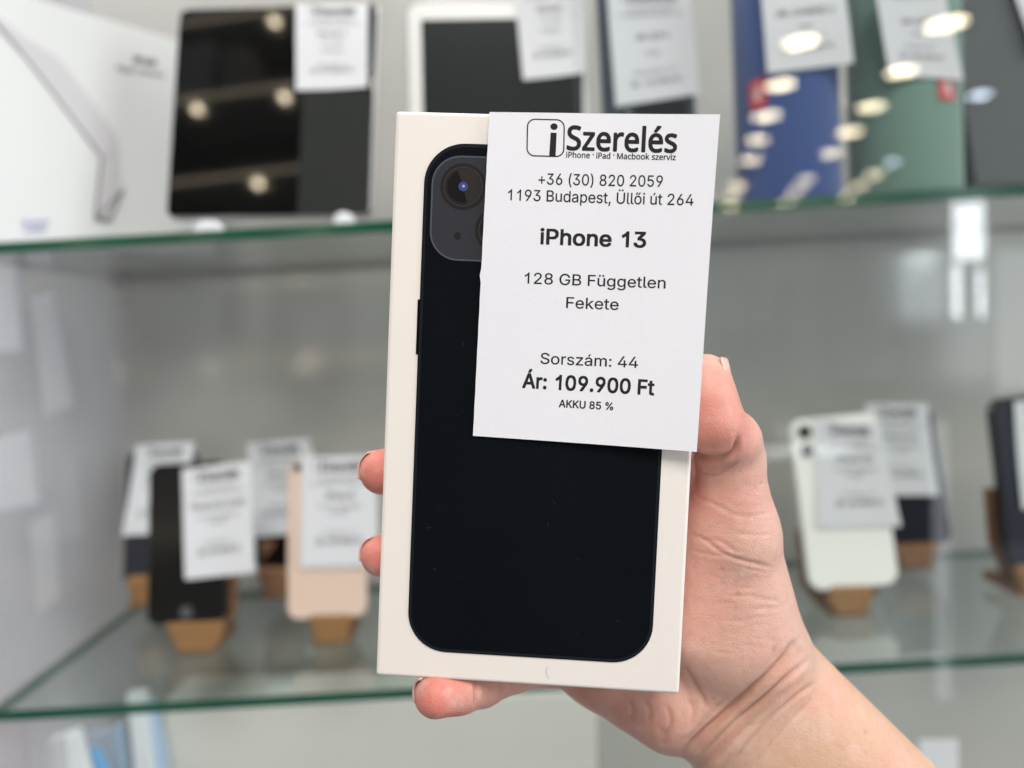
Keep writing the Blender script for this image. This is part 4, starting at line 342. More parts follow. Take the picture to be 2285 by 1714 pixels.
GL['N'] = {
'.': (215, [[58, 43, 59, 61, 64, 75, 72, 85, 82, 92, 94, 96, 107, 97, 120, 96, 132, 92, 142, 85, 151, 75, 156, 61, 157, 43, 156, 26, 151, 12, 142, 2, 132, -6, 120, -10, 107, -11, 94, -10, 82, -6, 72, 2, 64, 12, 59, 26]]),
'M': (727, [[330, 0, 142, 502, 139, 502, 140, 490, 141, 477, 142, 461, 142, 444, 143, 426, 144, 407, 144, 387, 144, 367, 144, 347, 144, 0, 78, 0, 78, 573, 184, 573, 361, 103, 364, 103, 544, 573, 650, 573, 650, 0, 578, 0, 578, 352, 578, 371, 579, 389, 579, 408, 580, 426, 580, 443, 581, 460, 584, 501, 581, 501, 390, 0]]),
'P': (485, [[229, 573, 297, 568, 352, 553, 393, 528, 421, 495, 439, 454, 444, 404, 443, 381, 439, 358, 433, 336, 423, 316, 411, 296, 395, 278, 375, 262, 351, 249, 324, 238, 292, 230, 256, 225, 216, 223, 150, 223, 150, 0, 78, 0, 78, 573], [223, 511, 150, 511, 150, 285, 208, 285, 242, 286, 272, 290, 298, 296, 320, 306, 338, 318, 352, 334, 362, 352, 368, 375, 370, 401, 366, 435, 354, 462, 334, 484, 306, 499, 269, 508]]),
'S': (440, [[403, 153, 400, 121, 392, 92, 378, 66, 359, 44, 335, 26, 307, 11, 274, 1, 238, -6, 198, -8, 177, -8, 157, -7, 137, -5, 118, -2, 100, 1, 83, 4, 68, 9, 54, 14, 41, 19, 41, 88, 62, 80, 86, 72, 113, 65, 142, 59, 171, 56, 201, 55, 228, 56, 252, 60, 273, 66, 290, 74, 305, 85, 316, 98, 324, 113, 329, 129, 330, 147, 329, 164, 325, 180, 318, 194, 308, 207, 295, 218, 277, 230, 255, 241, 228, 252, 196, 265, 172, 274, 151, 284, 131, 294, 114, 305, 98, 317, 85, 330, 74, 344, 65, 359, 57, 375, 52, 393, 49, 413, 48, 435, 51, 464, 58, 490, 71, 513, 89, 533, 110, 550, 136, 563, 165, 573, 197, 579, 231, 581, 262, 580, 290, 577, 318, 572, 343, 565, 367, 558, 389, 549, 366, 487, 346, 495, 325, 502, 302, 508, 278, 513, 254, 516, 229, 517, 207, 516, 187, 513, 169, 507, 155, 499, 142, 489, 133, 478, 126, 464, 122, 450, 121, 434, 122, 416, 126, 400, 133, 386, 143, 373, 156, 362, 172, 351, 193, 341, 217, 330, 246, 318, 278, 306, 307, 293, 332, 279, 353, 264, 371, 247, 385, 228, 395, 206, 401, 181]]),
'a': (450, [[231, 437, 279, 433, 318, 422, 347, 403, 368, 375, 381, 338, 385, 293, 385, 0, 334, 0, 320, 61, 317, 61, 304, 46, 292, 33, 279, 22, 265, 13, 250, 5, 234, -1, 216, -5, 195, -7, 172, -8, 148, -7, 124, -2, 103, 6, 84, 16, 68, 30, 55, 48, 45, 68, 39, 92, 37, 119, 43, 159, 59, 192, 87, 219, 127, 238, 179, 251, 243, 257, 316, 259, 316, 285, 313, 317, 306, 342, 293, 359, 275, 371, 253, 378, 227, 380, 205, 379, 183, 376, 163, 370, 143, 363, 124, 355, 106, 347, 84, 400, 104, 410, 126, 419, 151, 426, 177, 432, 204, 436], [252, 208, 204, 203, 167, 195, 141, 182, 124, 165, 113, 144, 110, 119, 112, 97, 120, 79, 132, 66, 148, 56, 167, 51, 188, 49, 223, 52, 253, 62, 279, 79, 299, 103, 311, 134, 315, 172, 315, 210]]),
'b': (493, [[139, 461, 139, 443, 138, 426, 138, 410, 137, 396, 136, 383, 135, 373, 139, 373, 153, 390, 169, 405, 189, 419, 213, 429, 240, 435, 272, 437, 322, 431, 365, 412, 401, 381, 428, 338, 444, 283, 449, 215, 447, 168, 439, 127, 427, 91, 410, 61, 390, 36, 365, 17, 337, 3, 306, -5, 272, -8, 240, -6, 213, 0, 189, 10, 169, 24, 153, 38, 139, 55, 133, 55, 119, 0, 68, 0, 68, 609, 139, 609], [260, 379, 231, 377, 207, 371, 188, 361, 172, 348, 159, 330, 150, 308, 144, 282, 140, 252, 139, 217, 139, 214, 142, 165, 150, 125, 165, 93, 187, 69, 219, 55, 261, 51, 297, 55, 325, 69, 348, 93, 363, 126, 373, 166, 376, 216, 373, 265, 363, 306, 348, 338, 325, 360, 296, 374]]),
'c': (385, [[241, -8, 204, -5, 170, 2, 139, 15, 112, 34, 88, 58, 69, 87, 55, 123, 47, 165, 44, 213, 47, 262, 56, 305, 71, 342, 90, 372, 114, 396, 142, 415, 174, 428, 208, 435, 245, 438, 267, 437, 288, 435, 309, 431, 328, 426, 344, 421, 358, 415, 337, 356, 323, 361, 308, 365, 292, 370, 275, 373, 259, 375, 244, 376, 217, 374, 193, 368, 172, 358, 155, 343, 141, 325, 131, 303, 123, 277, 119, 247, 117, 213, 119, 181, 123, 152, 131, 126, 141, 104, 155, 86, 172, 71, 191, 61, 214, 55, 240, 53, 262, 54, 283, 56, 302, 60, 319, 65, 336, 71, 351, 78, 351, 15, 336, 8, 320, 3, 304, -2, 285, -5, 264, -7]]),
'd': (493, [[221, -8, 171, -2, 128, 17, 92, 48, 65, 91, 49, 146, 44, 214, 49, 282, 66, 338, 93, 381, 128, 413, 171, 432, 221, 438, 243, 437, 262, 434, 280, 429, 296, 423, 310, 416, 323, 407, 335, 397, 345, 386, 354, 374, 359, 374, 356, 405, 355, 418, 355, 429, 354, 438, 354, 609, 425, 609, 425, 0, 368, 0, 358, 58, 354, 58, 345, 46, 335, 35, 323, 24, 310, 15, 296, 7, 279, 1, 262, -4, 242, -7], [232, 51, 273, 55, 305, 67, 328, 88, 343, 117, 352, 154, 355, 200, 355, 213, 352, 263, 343, 304, 329, 336, 306, 360, 274, 375, 231, 379, 196, 374, 168, 359, 146, 334, 130, 300, 120, 260, 117, 213, 120, 165, 130, 125, 146, 93, 168, 69, 197, 55]]),
'e': (452, [[234, 438, 269, 435, 301, 427, 329, 414, 354, 396, 374, 373, 390, 346, 402, 315, 409, 281, 411, 244, 411, 201, 117, 201, 122, 157, 134, 119, 154, 90, 181, 69, 215, 56, 254, 52, 280, 53, 305, 56, 327, 60, 348, 66, 370, 73, 392, 82, 392, 20, 370, 11, 349, 4, 327, -1, 304, -5, 279, -7, 251, -8, 212, -5, 176, 3, 143, 17, 114, 36, 90, 61, 70, 91, 56, 126, 47, 167, 44, 212, 47, 257, 55, 297, 68, 333, 86, 364, 108, 390, 134, 411, 164, 426, 198, 435], [233, 380, 202, 377, 175, 366, 154, 348, 137, 323, 125, 293, 119, 257, 338, 257, 336, 281, 333, 302, 326, 322, 318, 338, 306, 353, 292, 364, 276, 373, 256, 378]]),
'h': (496, [[139, 431, 139, 420, 138, 410, 138, 399, 135, 370, 140, 370, 149, 385, 161, 397, 174, 407, 188, 416, 204, 424, 221, 429, 238, 434, 255, 436, 273, 437, 306, 435, 335, 430, 360, 421, 382, 408, 399, 391, 413, 370, 423, 344, 429, 314, 431, 280, 431, 0, 361, 0, 361, 275, 358, 307, 351, 333, 338, 353, 319, 367, 295, 376, 265, 379, 235, 377, 210, 370, 189, 360, 173, 347, 160, 329, 150, 308, 144, 283, 140, 254, 139, 222, 139, 0, 68, 0, 68, 609, 139, 609]]),
'i': (207, [[139, 430, 139, 0, 68, 0, 68, 430], [104, 591, 115, 590, 124, 586, 133, 580, 140, 572, 144, 560, 145, 546, 144, 532, 140, 521, 133, 512, 124, 506, 115, 502, 104, 501, 93, 502, 83, 506, 75, 512, 68, 521, 64, 532, 63, 546, 64, 560, 68, 572, 75, 580, 83, 586, 93, 590]]),
'k': (428, [[138, 291, 138, 282, 137, 270, 137, 257, 135, 221, 138, 221, 152, 240, 172, 264, 189, 285, 326, 430, 409, 430, 235, 246, 421, 0, 336, 0, 187, 200, 138, 158, 138, 0, 68, 0, 68, 609, 138, 609]]),
'l': (207, [[139, 0, 68, 0, 68, 609, 139, 609]]),
'n': (496, [[275, 438, 322, 434, 361, 421, 391, 401, 413, 371, 426, 330, 431, 280, 431, 0, 361, 0, 361, 275, 358, 307, 351, 333, 338, 353, 319, 367, 295, 376, 265, 379, 222, 374, 189, 361, 166, 338, 151, 308, 142, 269, 139, 223, 139, 0, 68, 0, 68, 430, 125, 430, 136, 371, 140, 371, 150, 385, 162, 398, 175, 409, 190, 418, 206, 425, 222, 431, 239, 435, 257, 437]]),
'o': (485, [[442, 216, 440, 181, 436, 150, 428, 121, 417, 95, 404, 71, 388, 51, 369, 33, 348, 18, 324, 7, 299, -1, 271, -6, 241, -8, 214, -6, 188, -1, 163, 7, 140, 18, 119, 33, 100, 51, 84, 71, 70, 95, 59, 121, 51, 150, 46, 181, 44, 216, 47, 261, 55, 301, 68, 336, 87, 367, 110, 392, 137, 412, 169, 426, 204, 435, 244, 438, 281, 435, 316, 426, 347, 412, 374, 392, 398, 367, 417, 336, 431, 301, 439, 261], [117, 216, 119, 184, 123, 154, 130, 128, 141, 105, 155, 86, 172, 71, 192, 59, 216, 53, 243, 51, 270, 53, 294, 59, 314, 71, 331, 86, 345, 105, 356, 128, 363, 154, 367, 184, 369, 216, 367, 248, 363, 277, 355, 303, 345, 325, 331, 344, 314, 359, 294, 370, 270, 376, 242, 379, 202, 374, 171, 359, 147, 335, 130, 303, 120, 263]]),
'r': (331, [[269, 438, 295, 437, 304, 436, 312, 435, 319, 433, 310, 368, 287, 372, 279, 373, 271, 374, 264, 374, 248, 373, 232, 369, 217, 363, 202, 355, 189, 346, 176, 334, 166, 321, 156, 305, 149, 289, 143, 270, 140, 251, 139, 229, 139, 0, 68, 0, 68, 430, 126, 430, 134, 351, 137, 351, 147, 367, 158, 381, 170, 395, 183, 407, 198, 418, 214, 426, 231, 433, 249, 437]]),
's': (384, [[348, 119, 346, 92, 339, 69, 327, 49, 311, 32, 292, 18, 268, 6, 241, -2, 210, -6, 176, -8, 148, -7, 122, -5, 99, -1, 78, 5, 59, 11, 42, 19, 42, 83, 60, 75, 81, 67, 104, 60, 128, 54, 153, 50, 178, 49, 211, 51, 236, 57, 256, 66, 269, 79, 277, 94, 280, 112, 279, 123, 276, 132, 271, 141, 264, 150, 253, 158, 239, 167, 222, 176, 200, 185, 174, 196, 148, 206, 124, 217, 103, 228, 84, 239, 69, 252, 57, 266, 48, 283, 43, 302, 41, 324, 46, 358, 61, 386, 85, 408, 118, 425, 157, 435, 202, 438, 228, 437, 252, 434, 275, 430, 298, 424, 319, 417, 339, 409, 315, 353, 297, 360, 278, 366, 258, 372, 238, 377, 218, 379, 197, 380, 171, 379, 149, 374, 131, 366, 118, 356, 111, 343, 108, 328, 109, 317, 113, 307, 119, 298, 127, 290, 139, 282, 154, 274, 172, 266, 193, 256, 219, 246, 245, 236, 268, 226, 289, 215, 306, 203, 321, 191, 333, 176, 341, 159, 346, 140]]),
'v': (407, [[163, 0, 0, 430, 75, 430, 167, 176, 180, 137, 185, 123, 189, 109, 193, 96, 197, 83, 199, 72, 201, 63, 204, 63, 207, 72, 210, 84, 214, 96, 218, 110, 222, 124, 227, 138, 241, 176, 332, 430, 407, 430, 244, 0]]),
'z': (377, [[346, 0, 31, 0, 31, 47, 262, 375, 45, 375, 45, 430, 340, 430, 340, 377, 112, 55, 346, 55]]),
'é': (452, [[234, 438, 269, 435, 301, 427, 329, 414, 354, 396, 374, 373, 390, 346, 402, 315, 409, 281, 411, 244, 411, 201, 117, 201, 122, 157, 134, 119, 154, 90, 181, 69, 215, 56, 254, 52, 280, 53, 305, 56, 327, 60, 348, 66, 370, 73, 392, 82, 392, 20, 370, 11, 349, 4, 327, -1, 304, -5, 279, -7, 251, -8, 212, -5, 176, 3, 143, 17, 114, 36, 90, 61, 70, 91, 56, 126, 47, 167, 44, 212, 47, 257, 55, 297, 68, 333, 86, 364, 108, 390, 134, 411, 164, 426, 198, 435], [233, 380, 202, 377, 175, 366, 154, 348, 137, 323, 125, 293, 119, 257, 338, 257, 336, 281, 333, 302, 326, 322, 318, 338, 306, 353, 292, 364, 276, 373, 256, 378], [347, 606, 342, 598, 335, 589, 326, 579, 317, 568, 307, 557, 296, 546, 285, 534, 274, 523, 263, 513, 253, 503, 242, 494, 233, 486, 186, 486, 186, 496, 194, 506, 203, 518, 212, 532, 221, 546, 231, 560, 240, 575, 248, 589, 256, 602, 262, 614, 347, 614]]),
}
# ------------------------------------------------------------------ display cabinet
ZU = EYE + 0.082; ZL = EYE - 0.2585; YF = 0.55; YB = 0.796; XL = -0.40; XR = 0.75
cab = empty('display_cabinet', (0.17, YB, ZL - 0.30))
tag(cab, 'grey display cabinet behind the held box, with hazy glass wall on its left', 'display cabinet')
def cabpart(name, b, m, par=cab):
    v, f = boxmesh(*b); o = mesh(name, [Vector(p) - cab.location for p in v], f, m, par); return o
cabpart('back_panel', (XL - .6, XR, YB, YB + .012, ZL - .30, ZU + .42), M['back'])
cabpart('end_board', (XL - .6, XL - .59, YF - .03, YB, ZL - .30, ZU + .42), M['base'])
cabpart('side_panel', (XL - .012, XL, YF - .03, YB + .012, ZL - .30, ZU + .42), M['side'])
cabpart('floor_board', (XL - .59, XR, YF - .03, YB, ZL - .318, ZL - .301), M['base'])
for z in (ZU, ZL):
    for x in (XL + .012, XR - .012):
        v, f = boxmesh(x - .005, x + .005, YB - .022, YB - .012, z - .017, z - .0085)
        o = mesh('shelf_support', [Vector(p) - cab.location for p in v], f, M['steel'], cab); bevel(o, .002)
def shelf(z, label):
    v, f = boxmesh(XL + .003, XR, YF, YB - .003, z - .008, z)
    o = mesh('glass_shelf', v, f, [M['glass'], M['edge']], origin=(XL + .003, YF, z))
    for p in o.data.polygons: p.material_index = 0 if abs(p.normal.z) > .5 else 1
    tag(o, label, 'shelf', 'glass shelves of the cabinet'); return o
shelf(ZU, 'upper green edged glass shelf carrying the tablets and speakers')
shelf(ZL, 'lower green edged glass shelf carrying the phones on cork stands')
# sliding glass door standing in front of the right part of the shelves
PX0 = onY(1243, 160, .528).x
door = empty('glass_door', (PX0, .528, ZL - .28))
v, f = boxmesh(0, XR - PX0, -.002, .002, 0, ZU + .42 - ZL + .28)
o = mesh('pane', v, f, [M['pane'], M['paneedge']], door)
for p in o.data.polygons: p.material_index = 0 if abs(p.normal.y) > .5 else 1
tag(door, 'clear sliding glass door in front of the speakers, reflecting rows of ceiling lamps', 'glass door')

# ------------------------------------------------------------------ the phone box in the hand
def rod(r):
    t = np.linalg.norm(r); k = np.array(r) / t; K = np.array([[0, -k[2], k[1]], [k[2], 0, -k[0]], [-k[1], k[0], 0]])
    return np.eye(3) + math.sin(t) * K + (1 - math.cos(t)) * K @ K
RB = rod([0.04260871, -0.04768102, -0.04328155]); TB = np.array([0.00762426, -0.00593447, -0.22160944])
MB = MC @ (Matrix.Translation(Vector(TB)) @ Matrix([list(r) for r in RB]).to_4x4())
def inv(px, py, off=0.0):                          # photograph pixel -> millimetres on the box front
    r_ = np.array([(px - CX) / F, -(py - CY) / F, -1]); n = RB[:, 2]; o = TB + n * off
    return (RB.T @ (r_ * ((n @ o) / (n @ r_)) - TB))[:2]
BW, BH, BD = .089, .1648, .028
box = empty('phone_box', MB)
tag(box, 'white cardboard phone box held up in the hand, dark phone printed on its lid', 'box')
v, f = boxmesh(-BW / 2, BW / 2, -BH / 2, BH / 2, -.0205, 0)
o = mesh('lid', v, f, M['box'], box); bevel(o, .0011, 4)
v, f = boxmesh(-BW / 2 + .0009, BW / 2 - .0009, -BH / 2 + .0009, BH / 2 - .0009, -BD, -.0200)
o = mesh('tray', v, f, M['box'], box); bevel(o, .0006, 2)
# printed phone, slightly embossed
ph = rrect(.0714, .1475, .0115, 12, 0.0002, -.0002)
pic = slab('phone_picture', ph, -.0002, .00022, M['rim'], box)
def sub(name, o1, z, m): 
    n = len(o1); return mesh(name, [(x, y, z) for x, y in o1], [tuple(range(n))], m, pic)
ringband('outline', rrect(.0714, .1475, .0115, 12, .0002, -.0002), rrect(.0709, .1470, .0112, 12, .0002, -.0002), .00025, M['line'], pic)
sub('rear_face', rrect(.0692, .1453, .0104, 12, .0002, -.0002), .00027, M['print'])
ringband('outline', rrect(.0694, .1455, .0105, 12, .0002, -.0002), rrect(.0690, .1451, .0102, 12, .0002, -.0002), .0003, M['line'], pic)
bt = inv(932, 701); 
slab('side_button', [(x, y) for x, y in ((-.0361, .0288), (-.0354, .0288), (-.0354, .0130), (-.0361, .0130))], -.0001, .00018, M['line'], pic)
pc = (-.0193, .0552)
sub('camera_plateau', rrect(.0280, .0298, .0082, 10, *pc), .00034, M['plateau'])
ringband('plateau_edge', rrect(.0280, .0298, .0082, 10, *pc), rrect(.0271, .0289, .0078, 10, *pc), .00037, M['plateau_edge'], pic)
for cx_, cy_ in (inv(1034, 417), (-.0137, .0494)):
    disc('lens_ring', .0066, .0003, .00040, M['ring'], pic, cx_, cy_)
    annulus('lens_line', .00545, .00555, .00043, M['plateau_edge'], pic, cx_, cy_)
    disc('lens', .0046, .0003, .00044, M['lens'], pic, cx_, cy_)
    wdg = [(cx_, cy_)] + [(cx_ + .0053 * math.cos(R(a)), cy_ + .0053 * math.sin(R(a))) for a in range(-75, 112, 6)]
    mesh('lens_glare', [(x, y, .00046) for x, y in wdg], [tuple(range(len(wdg)))], M['lensl'], pic)
    disc('lens_core', .00135, .0003, .00050, M['lensb'], pic, cx_, cy_)
    disc('lens_core', .0004, .0003, .00053, M['lensc'], pic, cx_ + .0001, cy_ + .0001)
mx, my = inv(1021, 527)
disc('microphone', .00105, .0003, .00040, M['ring'], pic, mx, my)
# a loose hair and flecks of dust on the lid
hx = [inv(x, y) for x, y in ((1222, 1487), (1219, 1494), (1219, 1502), (1221, 1509), (1226, 1515))]
v = []; f = []
for i, p in enumerate(hx):
    v += [(p[0] - .00006, p[1], .0001), (p[0] + .00006, p[1], .0001)]
    if i: f.append((2 * i - 2, 2 * i - 1, 2 * i + 1, 2 * i))
mesh('hair_mark', v, f, M['inkgrey'], box)

fl = []; ff0 = []
rq = np.random.default_rng(3)
for k in range(26):                                # dust flecks on the printed phone
    x = rq.uniform(-.034, .034); y = rq.uniform(-.071, .02); a = rq.uniform(0, 3.1); l = rq.choice([.00012, .00014, .0002, .0006]); wq = .00006
    dx, dy = l * math.cos(a), l * math.sin(a); nx_, ny_ = -wq * math.sin(a), wq * math.cos(a); q = len(fl)
    fl += [(x - dx - nx_, y - dy - ny_, .00033), (x + dx - nx_, y + dy - ny_, .00033), (x + dx + nx_, y + dy + ny_, .00033), (x - dx + nx_, y - dy + ny_, .00033)]; ff0.append((q, q + 1, q + 2, q + 3))
tag(mesh('dust', fl, ff0, mat('dust_fleck', (.028, .032, .036), .9), pic), kind='stuff')
# price label stuck on the box, curling away at its right and lower edge
tl, tr, br, bl = [np.array(inv(*p)) for p in ((1093, 253), (1602, 262), (1548, 1004), (1056, 972))]
O_ = tl; U_ = (tr - tl) / np.linalg.norm(tr - tl); 
def tag_h(x, y):                                   # height of the paper above the lid
    u = (x + .018) / .065; t = max(0.0, min(1.2, (.083 - y) / .094))
    h = .0012 + .0042 * max(0, u - .45) ** 1.6 + .0016 * t * t * max(0, u) ** 1.5 + .0004 * math.sin(3 * u + 5 * t)
    return h
price = empty('price_label', MB @ Matrix.Translation((tl[0], tl[1], 0)))
tag(price, 'white printed price label taped on the held box, flat and sharp in front', 'price label')
NX, NY = 30, 44; v = []; f = []
for j in range(NY + 1):
    for i in range(NX + 1):
        u, t = i / NX, j / NY; p = (tl * (1 - u) + tr * u) * (1 - t) + (bl * (1 - u) + br * u) * t
        if i == 0: p = p + np.array([.00003 * math.sin(j * 1.7) + (-.00035 if j == 22 else 0), 0])
        v.append((p[0] - tl[0], p[1] - tl[1], tag_h(*p)))
for j in range(NY):
    for i in range(NX):
        a = j * (NX + 1) + i; f.append((a, a + NX + 1, a + NX + 2, a + 1))
o = mesh('paper', v, f, M['paper'], price, smooth=True)
s_ = o.modifiers.new('thick', 'SOLIDIFY'); s_.thickness = .00011; s_.offset = -1; es = o.modifiers.new('split', 'EDGE_SPLIT'); es.split_angle = R(40)
def tf(x, y): return (x - tl[0], y - tl[1], tag_h(x, y) + .00004)
def c1(x, y): return inv(860 + .35262 * x, 220 + .35262 * y, .0012)
def c2(x, y): return inv(780 + .58716 * x, 740 + .58716 * y, .0014)
for k in (' ', '·'): GL['N'][k] = GL['A'][k]
lines = [
    ('+36 (30) 820 2059', 'A', 9, c1(968, 545), c1(1752, 562), .0031, 150),
    ('1193 Budapest, Üllői út 264', 'A', 9, c1(775, 645), c1(1945, 681), .0031, 150),
    ('iPhone 13', 'A', 26, c1(978, 920), c1(1648, 943), .0042, 150),
    ('128 GB Független', 'A', 9, c1(880, 1170), c1(1770, 1203), .0031, 150),
    ('Fekete', 'A', 9, c1(1143, 1325), c1(1475, 1338), .0031, 150),
    ('Sorszám: 44', 'A', 9, c2(725, 122), c2(1095, 138), .0031, 150),
    ('Ár: 109.900 Ft', 'A', 26, c2(656, 213), c2(1155, 240), .0041, 150),
    ('AKKU 85 %', 'A', 20, c2(795, 287), c2(1001, 298), .0021, 150)]
v, f = lettering(lines, tf); mesh('writing', v, f, M['ink'], price)
LOGO = [('Szerelés', 'N', 23, c1(1145, 325), c1(1840, 346), .0065, 150),
        ('iPhone', 'N', 20, c1(1143, 376), c1(1293, 380), .00158, 150), ('·', 'A', 8, c1(1310, 383), c1(1318, 383), .0024, 150),
        ('iPad', 'N', 20, c1(1333, 381), c1(1422, 384), .00158, 150), ('·', 'A', 8, c1(1440, 386), c1(1448, 386), .0024, 150),
        ('Macbook', 'N', 20, c1(1464, 385), c1(1668, 390), .00158, 150), ('szerviz', 'N', 20, c1(1683, 391), c1(1834, 395), .00158, 150)]
v, f = lettering(LOGO, tf)
def poly2(pts, v, f):
    k = len(v); v += [tf(*p) for p in pts]; f.append(tuple(range(k, k + len(pts))))
def bandpoly(o1, o2, v, f):
    k = len(v); n = len(o1); v += [tf(*p) for p in o1] + [tf(*p) for p in o2]
    for i in range(n): j = (i + 1) % n; f.append((k + i, k + j, k + n + j, k + n + i))
def logoframe(ins):                                # rounded square drawn in picture units of the enlarged view
    pts = []; sk = .03
    for x, y in rrect(240 - 2 * ins, 240 - 2 * ins, 52 - ins, 8, 1014, 251): pts.append(c1(x - (y - 251) * .02, y + (x - 1014) * .03))
    return pts
bandpoly(logoframe(0), logoframe(8), v, f)
poly2([c1(1067 + 23 * math.cos(t * .3142), 180 + 21 * math.sin(t * .3142)) for t in range(20)], v, f)
poly2([c1(1046, 218), c1(1084, 220), c1(1077, 368), c1(1036, 366)], v, f)
mesh('logo', v, f, M['ink'], price)
# ------------------------------------------------------------------ goods on the shelves
IMC = MC.inverted()
def project(p): q = IMC @ p; return CX + F * q.x / -q.z, CY - F * q.y / -q.z
def pm(q): return Matrix.Translation(Vector(q[:3])) @ Matrix.Rotation(q[3], 4, 'Z') @ Matrix.Rotation(R(90) - q[4], 4, 'X') @ Matrix.Rotation(q[5], 4, 'Z')
def fit(W, H, quad, Y, lean=8, free_h=False, ls=4.0):
    """Pose of a leaning W x H panel seen with these four corners, kept near the distance Y and the given lean."""
    quad = [(x * V, y * V) for x, y in quad]; cx_ = sum(p[0] for p in quad) / 4; cy_ = sum(p[1] for p in quad) / 4
    c = onY(cx_, cy_, Y, False); q = np.array([*c, 0, R(lean), 0.0, 1.0])
    def res(q):
        m_ = pm(q); hh = H * q[6] / 2; out = []
        for (sx, sy), (x, y) in zip(((-1, 1), (1, 1), (1, -1), (-1, -1)), quad):
            a, b = project(m_ @ Vector((sx * W / 2, sy * hh, 0))); out += [(a - x) / 4, (b - y) / 4]
        out += [(q[1] - Y) / .004, (q[4] - R(lean)) / R(ls), q[3] / R(14), q[5] / R(9), (q[6] - 1) / (.5 if free_h else .02)]
        return np.array(out)
    for _ in range(30):
        r_ = res(q); J = np.zeros((len(r_), 7))
        for i in range(7): d = q.copy(); d[i] += 1e-5; J[:, i] = (res(d) - r_) / 1e-5
        q = q - np.linalg.lstsq(J, r_, rcond=None)[0]
    return pm(q), H * q[6]
def paper_tag(host, quad, label, text, off=.0012, bend=.003, wide=True, shade=None):
    """A printed paper label stuck on a panel whose world matrix is host; quad in picture units."""
    n_ = (host.to_3x3() @ Vector((0, 0, 1))).normalized(); o_ = host.translation + n_ * off; hi_ = host.inverted()
    c = [np.array(hi_ @ onPlane(x, y, o_, n_))[:2] for x, y in quad]
    root = empty('price_label', host @ Matrix.Translation((c[0][0], c[0][1], off)))
    ph_ = (len(bpy.data.objects) * 1.7) % 6
    def at(u, t, up=0.0):
        p = (c[0] * (1 - u) + c[1] * u) * (1 - t) + (c[3] * (1 - u) + c[2] * u) * t
        return (p[0] - c[0][0], p[1] - c[0][1], bend * (u - .4) ** 2 * (.6 + t) + .0008 * math.sin(4 * t + ph_) + .0008 + up)
    NU, NV = 8, 12; v = [at(i / NU, j / NV) for j in range(NV + 1) for i in range(NU + 1)]
    f = [(j * (NU + 1) + i, (j + 1) * (NU + 1) + i, (j + 1) * (NU + 1) + i + 1, j * (NU + 1) + i + 1) for j in range(NV) for i in range(NU)]
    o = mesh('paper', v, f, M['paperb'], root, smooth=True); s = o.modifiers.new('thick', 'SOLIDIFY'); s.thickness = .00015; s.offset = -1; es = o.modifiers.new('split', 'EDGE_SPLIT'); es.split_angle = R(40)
    W_ = np.linalg.norm(c[1] - c[0]); H_ = np.linalg.norm(c[3] - c[0])
    def tfu(x, y): return at(x, -y, .0002)          # x 0..1 across, y 0..-1 down
    def row(s, a, b, y, cap, font='A', bold=6): return (s, font, bold, (a, -y), (b, -y), cap, 70)
    v, f = lettering([row('Szerelés', .33, .83, .125, .072, 'N', 32), row('iPhone · iPad · Macbook szerviz', .33, .82, .152, .02, 'A', 10)], tfu)
    fr1 = [tfu(.16 + x, -.085 + y * .7) for x, y in rrect(.15, .15, .035, 4, .08, 0)]; fr2 = [tfu(.16 + x, -.085 + y * .7) for x, y in rrect(.13, .13, .03, 4, .08, 0)]
    k = len(v); n = len(fr1); v += fr1 + fr2; f += [(k + i, k + (i + 1) % n, k + n + (i + 1) % n, k + n + i) for i in range(n)]
    for x0, x1, y0, y1 in ((.255, .285, .03, .06), (.252, .288, .072, .14)):
        k = len(v); v += [tfu(x0, -y0), tfu(x1, -y0), tfu(x1, -y1), tfu(x0, -y1)]; f.append((k, k + 1, k + 2, k + 3))
    mesh('logo', v, f, M['ink'], root)
    L_ = [row('+36 (30) 820 2059', .22, .78, .215, .031), row('1193 Budapest, Üllői út 264', .10, .90, .265, .031)]
    L_ += [row(*t) for t in text]
    v, f = lettering(L_, tfu); mesh('writing', v, f, M['ink'], root)
    tag(root, label, 'price label', 'printed price labels on the goods'); return root
def phone(name, W, H, quad, Y, lean, mface, medge, label, cat='phone', th=.0075, r=.0095, border=0.0, mborder=None, group='phones on cork stands', free_h=False, ls=4.0):
    m_, H = fit(W, H, quad, Y, lean, free_h, ls)
    base_ = m_ @ Matrix.Translation((0, -H / 2, 0)); root = empty(name, base_)
    body = slab('body', rrect(W, H, r, 8, 0, H / 2), -th, 0, medge, root, ch=.0016)
    slab('face', rrect(W - .0026 - 2 * border, H - .0026 - 2 * border, max(.001, r - .0012 - border * .6), 8, 0, H / 2), -.0003, .0004, mface, root)
    tag(root, label, cat, group)
    return root, m_, H
def pslab(name, pts, Y, th, m, parent=None, dy=0.0):   # polygon standing at distance Y, th deep
    fr = [onY(x, y, Y) for x, y in pts]; n = len(fr)
    bk = [p + Vector((0, th, 0)) for p in fr]; org_ = parent.matrix_world.translation if parent else fr[0]
    v = [p - org_ for p in fr + bk]; f = [tuple(range(n)), tuple(reversed(range(n, 2 * n)))] + [(i, n + i, n + (i + 1) % n, (i + 1) % n) for i in range(n)]
    o = mesh(name, v, f, m, parent)
    if not parent: o.location = org_
    bm = bmesh.new(); bm.from_mesh(o.data); bmesh.ops.recalc_face_normals(bm, faces=bm.faces); bm.to_mesh(o.data); bm.free()
    bevel(o, .0015, 2); return o
